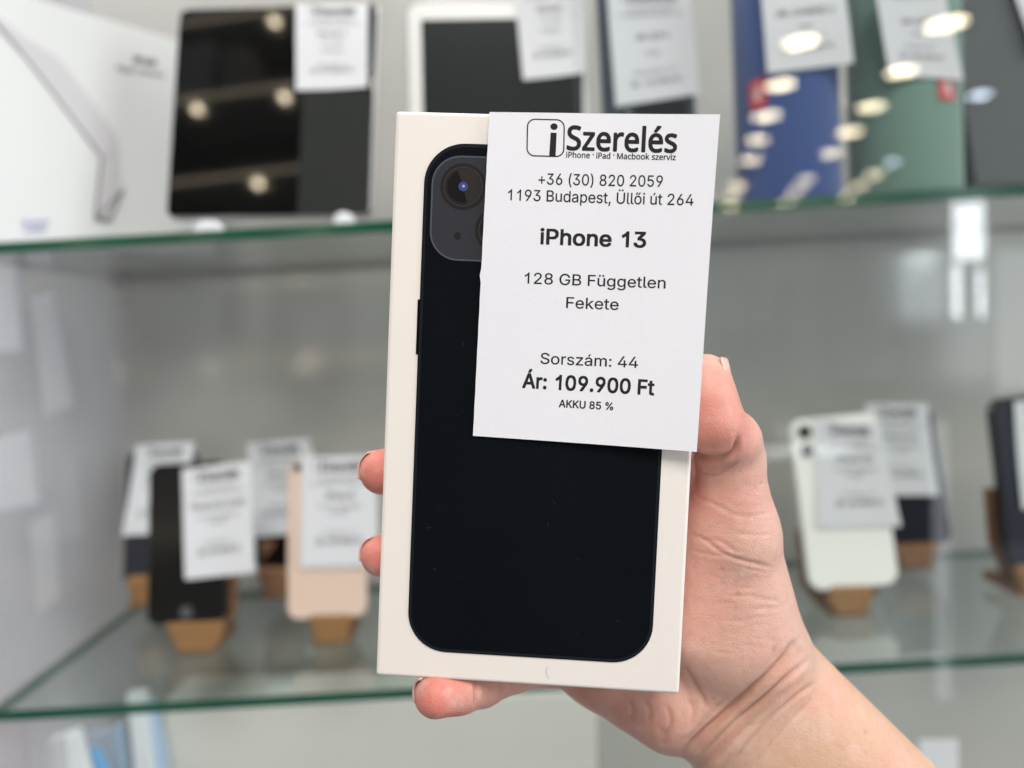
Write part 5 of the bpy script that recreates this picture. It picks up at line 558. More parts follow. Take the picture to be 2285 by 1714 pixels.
def stand(lip, rest, Y, label, lipm='cork', restm='corkd', dr=.022):
    xs = [p[0] for p in lip]; b = onY(sum(xs) / len(xs), max(p[1] for p in lip), Y)
    root = empty('phone_stand', b)
    lp = pslab('lip', lip, Y, .012, M[lipm], root); lp.modifiers['bevel'].width = .0035
    pslab('backrest', rest, Y + dr, .012, M[restm], root)
    v, f = boxmesh(-.016, .016, .004, .055, -.001, .007); mesh('foot', v, f, M[restm], root)
    tag(root, label, 'phone stand', 'cork phone stands on the lower shelf'); return root

# --- lower shelf, left
bk, mbk, _ = phone('phone', .0673, .1384, ((325, 1010), (487, 990), (490, 1338), (313, 1356)), .650, 10, M['blackgl'], M['blackgl'], 'black phone leaning on the front left cork stand beside the gold phone', border=.0005)
disc('home_button', .0052, .0002, .0008, M['gunmetal'], bk, 0, .0095)
paper_tag(mbk, ((393, 1014), (541, 996), (553, 1236), (402, 1252)), 'price label covering most of the front black phone, left of the gold phone',
          [('iPhone SE 2020', .12, .90, .385, .05, 'A', 24), ('64 GB Független', .2, .8, .475, .032), ('Fekete', .38, .62, .53, .032), ('Sorszám: 31', .3, .7, .71, .032), ('Ár: 34.900 Ft', .2, .8, .80, .055, 'A', 26)])
gd, mgd, _ = phone('phone', .0673, .1384, ((622, 1000), (790, 985), (792, 1330), (618, 1340)), .655, 9, M['gold'], M['gold'], 'pale gold phone shown from its back, next to the fingertips')
disc('camera', .0040, .0002, .0016, M['steel'], gd, -.0245, .1295); disc('lens', .0027, .0010, .0019, M['screen'], gd, -.0245, .1295)
v, f = lettering([('iPhone', 'A', 3, (-.006, .046), (.006, .046), .0022, 70)], lambda x, y: (x, y, .00055)); mesh('writing', v, f, M['inkgrey'], gd)
paper_tag(mgd, ((652, 988), (812, 983), (818, 1222), (650, 1226)), 'price label on the pale gold phone, its right edge behind the fingertips',
          [('iPhone 8', .32, .7, .385, .05, 'A', 24), ('64 GB Független', .22, .8, .475, .032), ('Arany', .38, .62, .53, .032), ('Sorszám: 12', .3, .7, .71, .032), ('Ár: 39.900 Ft', .2, .8, .80, .055, 'A', 26)])
p1, mp1, _ = phone('phone', .068, .138, ((275, 985), (425, 972), (420, 1248), (262, 1262)), .730, 8, M['navyph'], M['navyph'], 'dark navy phone at the far left, mostly hidden behind the black phone')
paper_tag(mp1, ((296, 962), (420, 955), (398, 1150), (266, 1157)), 'price label at the far left, tilted behind the black phone',
          [('iPhone XR', .25, .75, .385, .05, 'A', 24), ('64 GB Független', .2, .8, .475, .032), ('Kék', .42, .58, .53, .032), ('Sorszám: 27', .3, .7, .71, .032), ('Ár: 59.900 Ft', .2, .8, .80, .05, 'A', 24)])
p2, mp2, _ = phone('phone', .0655, .132, ((540, 975), (672, 965), (672, 1228), (545, 1236)), .735, 8, M['screen'], M['wplastic'], 'white framed phone with black screen standing behind, between the black and gold phones', border=.0035)
paper_tag(mp2, ((534, 958), (670, 947), (676, 1150), (550, 1160)), 'shaded price label behind, between the black and the gold phone',
          [('iPhone 7', .28, .72, .385, .05, 'A', 24), ('32 GB Független', .2, .8, .475, .032), ('Ezüst', .4, .6, .53, .032), ('Sorszám: 9', .3, .7, .71, .032), ('Ár: 29.900 Ft', .2, .8, .80, .05, 'A', 24)])
stand(((352, 1345), (482, 1342), (474, 1382), (458, 1412), (386, 1414), (368, 1386)), ((330, 1200), (480, 1225), (506, 1262), (504, 1325), (486, 1362), (460, 1392), (372, 1392)), .634, 'brown cork stand under the front black phone')
stand(((662, 1328), (762, 1330), (752, 1365), (745, 1393), (684, 1394), (672, 1366)), ((660, 1220), (762, 1225), (775, 1300), (760, 1345), (735, 1372), (690, 1370)), .640, 'brown cork stand under the pale gold phone')
stand(((268, 1250), (352, 1248), (345, 1280), (334, 1312), (292, 1314), (278, 1284)), ((262, 1180), (350, 1180), (352, 1262), (330, 1296), (290, 1296)), .705, 'cork stand at the far left under the navy phone')
stand(((550, 1230), (640, 1230), (634, 1262), (622, 1292), (580, 1294), (562, 1268)), ((560, 1170), (650, 1170), (648, 1250), (620, 1280), (580, 1280)), .712, 'small dark cork stand under the white framed phone behind', 'corkd')
# --- lower shelf, right
wh, mwh, _ = phone('phone', .0757, .1509, ((1702, 908), (1897, 893), (1943, 1260), (1752, 1279)), .655, 9, M['whiteph'], M['whiteph'], 'white phone with two cameras, shown from its back at the right of the hand', r=.012)
for y in (.1372, .1208):
    disc('camera', .0062, .0002, .0018, M['steel'], wh, -.0262, y); disc('lens', .0048, .0010, .0022, M['screen'], wh, -.0262, y)
disc('flash', .0025, .0002, .0010, M['paper'], wh, -.0155, .129)
paper_tag(mwh, ((1760, 905), (1898, 912), (1944, 1136), (1766, 1142)), 'grey shaded price label on the white phone',
          [('iPhone XR', .3, .8, .385, .05, 'A', 24), ('64 GB Független', .25, .85, .475, .032), ('Fehér', .42, .65, .53, .032), ('Sorszám: 18', .35, .75, .71, .032), ('Ár: 64.900 Ft', .25, .85, .80, .052, 'A', 26)])
gr, mgr, _ = phone('phone', .068, .14, ((1872, 905), (2012, 885), (2060, 1168), (1918, 1190)), .73, 8, M['navyph'], M['navyph'], 'dark phone behind the white phone, its lower corner showing to the right')
paper_tag(mgr, ((1868, 872), (2000, 872), (2024, 1070), (1888, 1070)), 'translucent looking grey price label behind and right of the white phone',
          [('iPhone XS', .25, .78, .385, .05, 'A', 24), ('64 GB Független', .2, .8, .475, .032), ('Szürke', .4, .6, .53, .032), ('Sorszám: 22', .3, .7, .71, .032), ('Ár: 54.900 Ft', .2, .8, .80, .05, 'A', 24)])
rt, mrt, _ = phone('phone', .072, .146, ((2136, 862), (2310, 845), (2350, 1215), (2182, 1240)), .652, 9, M['navyph'], M['blackgl'], 'dark phone cut by the right edge of the picture, on a cork stand', r=.012, border=.001)
paper_tag(mrt, ((2188, 868), (2330, 855), (2345, 1085), (2206, 1100)), 'price label at the right picture edge on the dark phone',
          [('iPhone 11', .3, .75, .385, .05, 'A', 24), ('64 GB Független', .2, .8, .475, .032), ('Fekete', .4, .6, .53, .032), ('Sorszám: 40', .3, .7, .71, .032), ('Ár: 74.900 Ft', .2, .8, .80, .05, 'A', 24)])
stand(((1800, 1272), (1888, 1268), (1888, 1300), (1870, 1328), (1812, 1334), (1790, 1302)), ((1728, 1150), (1900, 1130), (1925, 1240), (1882, 1300), (1815, 1322), (1768, 1310), (1738, 1270)), .640, 'brown cork stand under the white phone')
stand(((1935, 1182), (2038, 1176), (2022, 1212), (1992, 1232), (1950, 1230)), ((1930, 1110), (2040, 1105), (2035, 1185), (2000, 1220), (1950, 1220)), .712, 'reddish cork stand under the dark phone behind the white one', 'corkd')
stand(((2196, 1225), (2300, 1220), (2290, 1265), (2250, 1290), (2210, 1275)), ((2140, 1060), (2300, 1050), (2310, 1240), (2230, 1275), (2185, 1262), (2150, 1180)), .638, 'brown cork stand at the right edge under the dark phone')

# --- upper shelf
MUP = 'things standing on the upper shelf'
ip, mip, Hip = phone('tablet', .1575, .19, ((402, 14), (798, 10), (814, 468), (350, 470)), .585, 9, M['screen'], M['alu'], 'large black glass tablet with aluminium rim left of the held box', 'tablet', r=.007, group='tablets on the upper shelf', free_h=True, ls=1.2)
slab('side_strip', [(-.0785 + .1015, .0018), (.0765, .0018), (.0765, Hip - .0018), (-.0785 + .1015, Hip - .0018)], .0003, .00055, M['screen2'], ip)
paper_tag(mip, ((641, 10), (797, 10), (795, 190), (640, 196)), 'price label on the large black tablet at the upper left',
          [('iPad Air 2', .3, .7, .38, .045, 'A', 20), ('64 GB', .35, .65, .47, .032), ('Fekete', .35, .65, .57, .032), ('Sorszám: 3', .3, .7, .74, .032), ('Ár: 49.900 Ft', .2, .8, .81, .045, 'A', 20)])
i2, mi2, _ = phone('tablet', .139, .17, ((884, 8), (1264, 2), (1276, 455), (884, 462)), .600, 1, M['wplastic'], M['alu'], 'white framed tablet with dark screen above the held box', 'tablet', r=.009, group='tablets on the upper shelf', free_h=True, ls=.5)
slab('screen', [(-.0580, .012), (.0650, .012), (.0650, _ - .0125), (-.0580, _ - .0125)], .0002, .0008, M['screen2'], i2)
paper_tag(mi2, ((1108, -60), (1258, -66), (1262, 160), (1130, 174)), 'price label on the white framed tablet above the box',
          [('iPad Mini 2', .3, .7, .38, .045, 'A', 20), ('16 GB', .35, .65, .47, .032), ('Fehér', .35, .65, .57, .032), ('Sorszám: 6', .3, .7, .74, .032), ('Ár: 24.900 Ft', .2, .8, .81, .045, 'A', 20)])
nv, mnv, _ = phone('boxed_phone', .075, .158, ((1290, -60), (1492, -66), (1505, 440), (1322, 446)), .600, 8, M['navy'], M['navy'], 'dark navy case behind the price label, above the top right of the held box', 'case', r=.010, group=None, free_h=True)
slab('window', rrect(.052, .030, .004, 6, .004, .064), .0002, .0012, M['screen'], nv)
paper_tag(mnv, ((1310, -30), (1488, -34), (1506, 205), (1328, 232)), 'price label on the navy case above the top right of the box',
          [('JBL CLIP 4', .3, .7, .46, .05, 'A', 20), ('Kék', .42, .58, .60, .032), ('Sorszám: 51', .25, .75, .76, .032), ('Ár: 16.900 Ft', .2, .8, .86, .045, 'A', 20)])
def speaker(x0, x1, Y, mm_, label, badge_a, badge_y, h=.185):
    a = onY(x0, 300, Y); b = onY(x1, 300, Y); r = (b.x - a.x) / 2; c = Vector(((a.x + b.x) / 2, Y + .004, ZU)); root = empty('bluetooth_speaker', c); badge_z = onY(c.x / .57 * 1661 + 1106, badge_y, Y - r + .006).z - ZU
    tag(root, label, 'speaker', 'bluetooth speakers on the upper shelf')
    prof = [(r * .55, 0), (r * .93, .001), (r * .985, .004), (r, .009), (r, h - .009), (r * .985, h - .004), (r * .93, h - .001), (r * .55, h)]
    n = 72; v = [(q * math.cos(2 * math.pi * i / n), q * math.sin(2 * math.pi * i / n), z) for q, z in prof for i in range(n)]
    f = [(k * n + i, k * n + (i + 1) % n, (k + 1) * n + (i + 1) % n, (k + 1) * n + i) for k in range(len(prof) - 1) for i in range(n)] + [tuple(reversed(range(n))), tuple(range((len(prof) - 1) * n, len(prof) * n))]
    mesh('body', v, f, mm_, root, smooth=True)
    rr = r + .0012; ha = .0068 / r; ba = R(-90 + badge_a); v = []; f = []
    def cyl(s, z, up=0.0): an = ba + s; return ((rr + up) * math.cos(an), (rr + up) * math.sin(an), z)
    for lay in (0, -.0016):
        for i in range(9): v += [cyl(-ha + 2 * ha * i / 8, badge_z - .0105, lay), cyl(-ha + 2 * ha * i / 8, badge_z + .0105, lay)]
    for i in range(8): f.append((2 * i, 2 * i + 2, 2 * i + 3, 2 * i + 1)); f.append((18 + 2 * i, 18 + 2 * i + 1, 18 + 2 * i + 3, 18 + 2 * i + 2)); f.append((2 * i, 18 + 2 * i, 20 + 2 * i, 2 * i + 2)); f.append((2 * i + 1, 2 * i + 3, 21 + 2 * i, 19 + 2 * i))
    f += [(0, 1, 19, 18), (16, 34, 35, 17)]
    bd = mesh('badge', v, f, M['red'], root)
    v, f = lettering([('JBL', 'A', 20, (-.0075, -.0025), (.0075, -.0025), .005, 70)], lambda x, y: cyl(-y / r, badge_z + x, .0003)); mesh('writing', v, f, M['ltext'], bd)
    return root, c, r
def flatm(x, y, Y, lean=6, yaw=0, roll=0): p = onY(x, y, Y); return pm([p.x, p.y, p.z, R(yaw), R(lean), R(roll)])
sb, c1_, r1 = speaker(1596, 1812, .607, M['fblue'], 'dark blue fabric speaker standing upright on the upper shelf', -50, 186)
paper_tag(flatm(1740, 80, c1_.y - r1 - .001, -2), ((1636, -90), (1812, -100), (1841, 138), (1656, 160)), 'price label hanging on the blue speaker',
          [('JBL CHARGE 4', .15, .85, .52, .05, 'A', 20), ('Kék', .42, .58, .64, .032), ('Sorszám: 47', .3, .7, .76, .032), ('Ár: 36.900 Ft', .2, .8, .84, .045, 'A', 20)])
sg, c2_, r2 = speaker(1846, 2070, .607, M['fgreen'], 'grey green fabric speaker standing upright on the upper shelf', 17, 186)
paper_tag(flatm(1990, 80, c2_.y - r2 - .001, -2), ((1880, -60), (2024, -66), (2079, 174), (1920, 160)), 'price label hanging on the green speaker',
          [('JBL FLIP 5', .3, .72, .50, .045, 'A', 20), ('Zöld', .42, .58, .61, .032), ('Sorszám: 48', .3, .7, .73, .032), ('Ár: 28.900 Ft', .2, .8, .83, .045, 'A', 20)])
dk = pslab('dark_slab', ((2040, -70), (2420, -90), (2420, 396), (2108, 400)), .60, .02, M['gunmetal'])
tag(dk, 'dark grey slab shaped device leaning at the upper right picture edge', 'laptop')
paper_tag(flatm(2250, 60, .597, 0), ((2166, -90), (2330, -90), (2340, 120), (2232, 118)), 'price label at the top right picture corner on the dark grey slab',
          [('MacBook Pro', .2, .8, .40, .05, 'A', 20), ('Sorszám: 2', .3, .7, .6, .032), ('Ár: 199.900 Ft', .15, .85, .75, .045, 'A', 20)])
# clear plastic stops at the front edge of the upper shelf, holding the large tablet
for x, y, wd_, l in ((447, 466, .024, 'white plastic stop under the left end of the large tablet'), (742, 462, .017, 'white plastic stop under the right end of the large tablet')):
    p = onY(x, y, YF + .012); n_ = 12
    prof = [(-wd_ / 2, 0), (wd_ / 2, 0), (wd_ * .42, .005), (wd_ * .25, .009), (0, .0103), (-wd_ * .3, .0098), (-wd_ * .45, .005)]
    v = [(a, 0, b) for a, b in prof] + [(a * .8, .010, b * .8) for a, b in prof]; n = len(prof)
    f = [tuple(range(n)), tuple(reversed(range(n, 2 * n)))] + [(i, n + i, n + (i + 1) % n, (i + 1) % n) for i in range(n)]
    o = mesh('tablet_stop', v, f, M['clipw'], smooth=False); o.location = (p.x, p.y, ZU); bevel(o, .002, 3); tag(o, l, 'plastic stop', 'plastic stops on the upper shelf')
# white carton with the printed picture of a folding keyboard
A = onY(-60, 300, .555); A.z = ZU; B = Vector((-.262, .705, ZU)); hC = .1855
ux = (B - A).normalized(); nC = Vector((ux.y, -ux.x, 0)).normalized()
LC = (B - A).length; cm = Matrix.Translation(A) @ Matrix(((ux.x, 0, nC.x), (ux.y, 0, nC.y), (0, 1, 0))).to_4x4()
cart = empty('keyboard_carton', cm); tag(cart, 'large white keyboard carton standing at the upper left, with a printed folded keyboard', 'carton')
v, f = boxmesh(0, LC, 0, hC, -.022, 0); o = mesh('carton_body', v, f, M['wbox'], cart); bevel(o, .0008)
ci = cm.inverted()
def onC(x, y, up=.0004): p = ci @ onPlane(x * .3935, y * .3935, A, nC); return (p.x, p.y, up)
def cpoly(name, pts, m_, up=.0004, par=cart): return mesh(name, [onC(x, y, up) for x, y in pts], [tuple(range(len(pts)))], m_, par)
pk = cpoly('printed_keyboard', [(-60, 60), (40, 130), (150, 215), (320, 320), (470, 510), (640, 745), (655, 835), (560, 868), (290, 510), (110, 280), (-60, 90)], M['prgrey'])
cpoly('printed_keyboard_leg', [(560, 874), (655, 842), (662, 1010), (602, 1205), (522, 1196), (548, 960)], M['prgrey'], .0005, pk)
for a, b, wdt in (((-60, 90), (110, 280), 16), ((110, 280), (290, 510), 12), ((290, 510), (558, 866), 12), ((556, 872), (522, 1196), 14), ((530, 1198), (676, 1040), 14), ((676, 1040), (604, 1212), 14), ((520, 1200), (604, 1212), 26)):
    d = np.array(b) - np.array(a); nn_ = np.array([-d[1], d[0]]) / np.linalg.norm(d) * wdt / 2
    cpoly('printed_line', [tuple(np.array(a) + nn_), tuple(np.array(b) + nn_), tuple(np.array(b) - nn_), tuple(np.array(a) - nn_)], M['prdark'], .0006, pk)
def c2d(x, y): return np.array(onC(x, y))[:2]
v, f = lettering([('iPad', 'A', 26, c2d(735, 345), c2d(858, 362), .0055, 70), ('Magic Keyboard', 'A', 6, c2d(640, 385), c2d(900, 425), .0042, 70)], lambda x, y: (x, y, .0006)); mesh('writing', v, f, M['ink'], cart)
v, f = lettering([('Magyar', 'A', 14, c2d(125, 1238), c2d(275, 1230), .004, 70), ('Keyboard', 'A', 14, c2d(135, 1280), c2d(255, 1274), .004, 70)], lambda x, y: (x, y, .0006)); mesh('writing', v, f, M['inkblue'], cart)
for pts, Y_, mm_, l in ((((272, 1500), (312, 1495), (342, 1760), (300, 1770)), .70, 'clipw', 'narrow white slab added as a bright reflection in the lower left compartment'),
        (((316, 1512), (336, 1530), (376, 1760), (345, 1760)), .705, 'pblue', 'pale blue slab added as a reflection beside the narrow white one at the lower left'),
        (((100, 1600), (165, 1580), (215, 1760), (90, 1770)), .64, 'clipw', 'white slab added as a reflection at the lower left picture edge'),
        (((165, 1640), (205, 1622), (262, 1770), (180, 1770)), .655, 'pblue2', 'bright blue slab added as a reflection at the lower left picture edge'),
        (((-30, 1560), (42, 1555), (70, 1770), (-30, 1770)), .63, 'ppink', 'faded pink slab added as a reflection at the bottom left picture corner')):
    o = pslab('carton', pts, Y_, .01, M[mm_]); tag(o, l, 'carton')  # solid slabs added in place of bright reflections under the lower shelf
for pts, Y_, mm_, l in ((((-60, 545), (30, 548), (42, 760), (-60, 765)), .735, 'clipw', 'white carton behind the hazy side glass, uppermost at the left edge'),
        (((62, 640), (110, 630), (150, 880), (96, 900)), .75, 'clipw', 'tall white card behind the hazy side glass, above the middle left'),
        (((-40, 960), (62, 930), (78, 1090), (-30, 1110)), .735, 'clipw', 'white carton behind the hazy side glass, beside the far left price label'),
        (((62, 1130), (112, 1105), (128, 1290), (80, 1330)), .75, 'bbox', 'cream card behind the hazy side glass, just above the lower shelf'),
        (((180, 1590), (262, 1570), (290, 1760), (200, 1765)), .72, 'pblue', 'pale blue slab added as a reflection in the lower left compartment')):  # this last one is added in place of a pale blue reflection
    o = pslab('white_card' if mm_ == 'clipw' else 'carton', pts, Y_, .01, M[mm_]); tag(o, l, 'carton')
# pale cartons lying in the bottom of the cabinet
o = pslab('storage_carton', ((352, 1520), (1290, 1500), (1290, 1830), (362, 1850)), .72, .06, M['bbox']); tag(o, 'wide pale beige carton in the bottom compartment below the box', 'carton')
o = pslab('paper_card', ((1985, 1600), (2070, 1598), (2074, 1760), (1990, 1765)), .66, .002, M['paper']); tag(o, 'corner of a white card at the bottom right below the lower shelf', 'card')

# ------------------------------------------------------------------ what the glass door mirrors: the shop behind the camera
YD = .526; HCL = EYE + 1.35
def mirrored(px_, py_, z=None, dist=None):         # real position of something seen mirrored in the door
    d = ray(px_ * V, py_ * V); e = Vector((0, 0, EYE))
    t = (z - EYE) / d.z if z is not None else dist
    p = e + d * t; return Vector((p.x, 2 * YD - p.y, p.z))
hou = None
rows_ = [(1730, 92), (1686, 184), (1656, 252), (1637, 303), (1621, 347), (1592, 401), (1584, 424), (1576, 447), (2044, 53), (1947, 156), (1883, 231), (1835, 286), (1795, 332), (1740, 389), (1722, 413), (1700, 437), (1888, 378), (1856, 402), (1829, 426)]
def lamp(p, m_, r=.05, label=''):
    root = empty('ceiling_lamp', p); tag(root, label, 'ceiling lamp', 'recessed ceiling lamps of the shop')
    n = 28; v = []; f = []
    for q, z in ((r, 0), (r * 1.25, -.002), (r * 1.25, .03), (r, .03)): v += [(q * math.cos(2 * math.pi * i / n), q * math.sin(2 * math.pi * i / n), z) for i in range(n)]
    for k in range(3): f += [(k * n + i, k * n + (i + 1) % n, (k + 1) * n + (i + 1) % n, (k + 1) * n + i) for i in range(n)]
    mesh('housing', v, f, M['housing'], root)
    mesh('diffuser', [(r * math.cos(2 * math.pi * i / n), r * math.sin(2 * math.pi * i / n), .001) for i in range(n)], [tuple(reversed(range(n)))], m_, root)
for i, (x, y) in enumerate(rows_): lamp(mirrored(x, y, HCL), M['lampw'], .080 + .005 * (i % 3), 'warm ceiling lamp of the shop, seen mirrored in the glass door')
for x, y in ((2118, 206), (1928, 350)): lamp(mirrored(x, y, HCL), M['lampc'], .065, 'cool ceiling lamp of the shop, seen mirrored in the glass door')
def standing(name, pts, dist, m_, th=.03, parent=None):
    P_ = [mirrored(x, y, dist=dist) for x, y in pts]; y0 = sum(p.y for p in P_) / len(P_)
    return P_, y0
def wallpanel(name, px0, px1, py0, py1, dist, m_, label, cat, frame=False):
    a = mirrored(px0, py0, dist=dist); b = mirrored(px1, py1, dist=dist); y0 = (a.y + b.y) / 2
    x0, x1 = sorted((a.x, b.x)); z0, z1 = sorted((a.z, b.z))
    v, f = boxmesh(0, x1 - x0, -.02, .0, 0, z1 - z0); root = empty(name, (x0, y0, z0)); mesh('pane' if frame else 'board', v, f, m_, root)
    if frame:
        for b_ in ((-.02, 0, 0, z1 - z0), (x1 - x0, x1 - x0 + .02, 0, z1 - z0), (-.02, x1 - x0 + .02, z1 - z0, z1 - z0 + .02), (-.02, x1 - x0 + .02, -.02, 0)):
            v, f = boxmesh(b_[0], b_[1], -.03, .03, b_[2], b_[3]); mesh('frame', v, f, M['shopdark'], root)
    tag(root, label, cat); return root
wallpanel('shop_window', 2043, 2136, 442, 558, 5.5, M['winlit'], 'bright shop window mirrored in the glass door at the right', 'window', True)
wallpanel('shop_window', 2048, 2079, 572, 702, 5.5, M['winlit'], 'narrow bright lower shop window mirrored in the glass door', 'window', True)
wallpanel('shop_window', 2102, 2130, 580, 700, 5.5, M['winlit'], 'short bright shop window beside the narrow one, mirrored in the glass door', 'window', True)
wallpanel('shop_window', 1992, 2084, 900, 1560, 4.5, M['winsoft'], 'tall hazy shop window mirrored low in the glass door', 'window')
wallpanel('shop_window', 2126, 2320, 545, 840, 5.0, M['winsoft'], 'hazy shop window mirrored at the right picture edge', 'window')
wallpanel('light_strip', 1640, 1850, 965, 984, 3.2, M['wstrip'], 'narrow light strip mirrored in the door in front of the white phone', 'light strip')
# display shelving and stock standing behind the camera
YS = -1.5; rk = empty('shop_shelving', (0, YS, 0)); tag(rk, 'dark display shelving of the shop with warm light strips, mirrored in the tablet', 'shelving')
def rkp(name, b, m_): v, f = boxmesh(*b); mesh(name, v, f, m_, rk)
rkp('back_board', (-3.3, -.35, -.36, -.34, 0, 3.9), M['shopdark'])
for x in (-3.3, -1.9, -.40): rkp('upright', (x, x + .05, -.34, .02, 0, 3.9), M['shopdark'])
for z in (.5, .9, 1.3, 1.7, 2.1, 2.5, 2.9, 3.3, 3.7):
    rkp('shelf_board', (-3.25, -.4, -.34, 0, z - .03, z), M['back']); rkp('light_strip', (-3.2, -.42, .001, .006, z - .022, z - .018), M['strip'])
    for x in (-2.7, -2.1, -1.5, -1.1, -.7):
        v, f = boxmesh(-.011, .011, -.011, .011, -.012, 0); o = mesh('shelf_spot', v, f, M['spot'], rk); o.location = (x + .17 * math.sin(z * 9), -.05, z - .031)
v, f = boxmesh(.45, 3.0, -.36, .02, 0, .94); lc = mesh('shop_counter', [(a, b - 3.2, c) for a, b, c in v], f, M['shopdark']); tag(lc, 'low dark counter of the shop behind the camera', 'counter')
rg = np.random.default_rng(7)
cmats = [mat('stock_' + nme, c, .5) for nme, c in (('white', (.75, .75, .72)), ('cream', (.62, .58, .5)), ('grey', (.3, .3, .32)), ('dark', (.05, .05, .06)), ('red', (.4, .08, .09)), ('blue', (.1, .2, .4)))]
cn = ('white', 'cream', 'grey', 'dark', 'red', 'blue')
for z in (.5, .9, 1.3, 1.7, 2.1, 2.5, 2.9, 3.3):
    x = -3.1
    while x < -.62:
        wd_ = rg.uniform(.08, .2); k = int(rg.choice(6, p=[.34, .24, .15, .15, .06, .06]))
        if rg.random() < .62:
            v, f = boxmesh(-wd_ / 2, wd_ / 2, -.1, .1, 0, rg.uniform(.1, .3)); o = mesh('stock_carton', v, f, cmats[k]); o.location = (x + wd_ / 2, YS - .13, z + .001)
            tag(o, cn[k] + ' stock carton on the shop shelving behind the camera', 'carton', 'stock cartons on the shop shelving')
        x += wd_ + rg.uniform(.03, .25)
x = .5
while x < 2.9:
    wd_ = rg.uniform(.12, .34); hh = rg.uniform(.2, .85); k = int(rg.choice(6, p=[.22, .26, .24, .14, .07, .07]))
    v, f = boxmesh(-wd_ / 2, wd_ / 2, -.1, .1, 0, hh); o = mesh('stock_carton', v, f, cmats[k]); o.location = (x + wd_ / 2, -3.37, .941)
    tag(o, cn[k] + ' stock carton on the low counter behind the camera', 'carton', 'stock cartons on the low counter'); x += wd_ + rg.uniform(.02, .12)
# ------------------------------------------------------------------ the hand: one continuous skin from blended tapered limbs
def P3(px, py, d): return np.array([(px - CX) / F * d, -(py - CY) / F * d, d])      # picture position + depth (mm) -> mm
VX = 0.62
lo = np.array([-62.0, -172.0, 213.0]); hi = np.array([168.0, 26.0, 292.0])
dims = np.ceil((hi - lo) / VX).astype(int)
FAR = np.float32(30.0)
def newfield(): return np.full(dims, FAR, np.float32)
def smin(a, b, k):
    h = np.clip(0.5 + 0.5 * (b - a) / k, 0, 1); return b * (1 - h) + a * h - k * h * (1 - h)
def add(fld, a, b, ra, rb, k=3.0, flat=1.0):
    a = np.array(a, float); b = np.array(b, float); pad = max(ra, rb) + 12
    i0 = np.maximum(((np.minimum(a, b) - pad - lo) / VX).astype(int), 0); i1 = np.minimum(((np.maximum(a, b) + pad - lo) / VX).astype(int) + 1, dims)
    if (i1 <= i0).any(): return
    ax = [(lo[q] + VX * np.arange(i0[q], i1[q])).astype(np.float32) for q in range(3)]
    X, Y, Z = np.meshgrid(*ax, indexing='ij')
    d = (b - a); dd = float(d @ d) + 1e-9
    h = np.clip(((X - a[0]) * d[0] + (Y - a[1]) * d[1] + (Z - a[2]) * d[2]) / dd, 0, 1)
    D = np.sqrt((X - a[0] - h * d[0]) ** 2 + (Y - a[1] - h * d[1]) ** 2 + (Z - a[2] - h * d[2]) ** 2 * flat) - (ra + (rb - ra) * h)
    sl = tuple(slice(i0[q], i1[q]) for q in range(3)); fld[sl] = smin(fld[sl], D.astype(np.float32), k)
def chain(js, k=2.5, flat=1.0):
    g = newfield()
    for (p, r), (q, s) in zip(js, js[1:]): add(g, p, q, r, s, k, flat)
    return g
palm = newfield()
WR = P3(1668, 1560, 264)
wd = np.array([.67, -.74, 0]); wp = np.array([.74, .67, 0])
# forearm: three parallel tapered limbs give an oval section
E0 = WR + wd * 112 + np.array([0, 0, -8])
for s, r0, r1 in ((-1, 17.5, 22), (0, 19.5, 25), (1, 17.5, 22)):
    add(palm, WR + wp * s * 11.0 - wd * 6, E0 + wp * (s * 15.5 - 2.2), r0, r1, 9)
# metacarpals
MCP = {'i': P3(1575, 1020, 268), 'm': P3(1500, 1085, 269), 'r': P3(1400, 1205, 270), 'l': P3(1262, 1452, 268)}
add(palm, WR + wp * 9 + wd * -8, MCP['i'], 16, 9.5, 9); add(palm, WR + wp * 3 - wd * 8, MCP['m'], 16, 9.5, 9)
add(palm, WR - wp * 3 - wd * 8, MCP['r'], 16, 9.5, 9)
# heel of the hand below the box
HC = [(P3(1262, 1460, 267), 11), (P3(1348, 1488, 265), 14), (P3(1432, 1534, 264), 14.5), (P3(1500, 1570, 264), 15.5), (WR - wp * 9 - wd * 4, 18)]
for (p, r), (q, s) in zip(HC, HC[1:]): add(palm, p, q, r, s, 4)
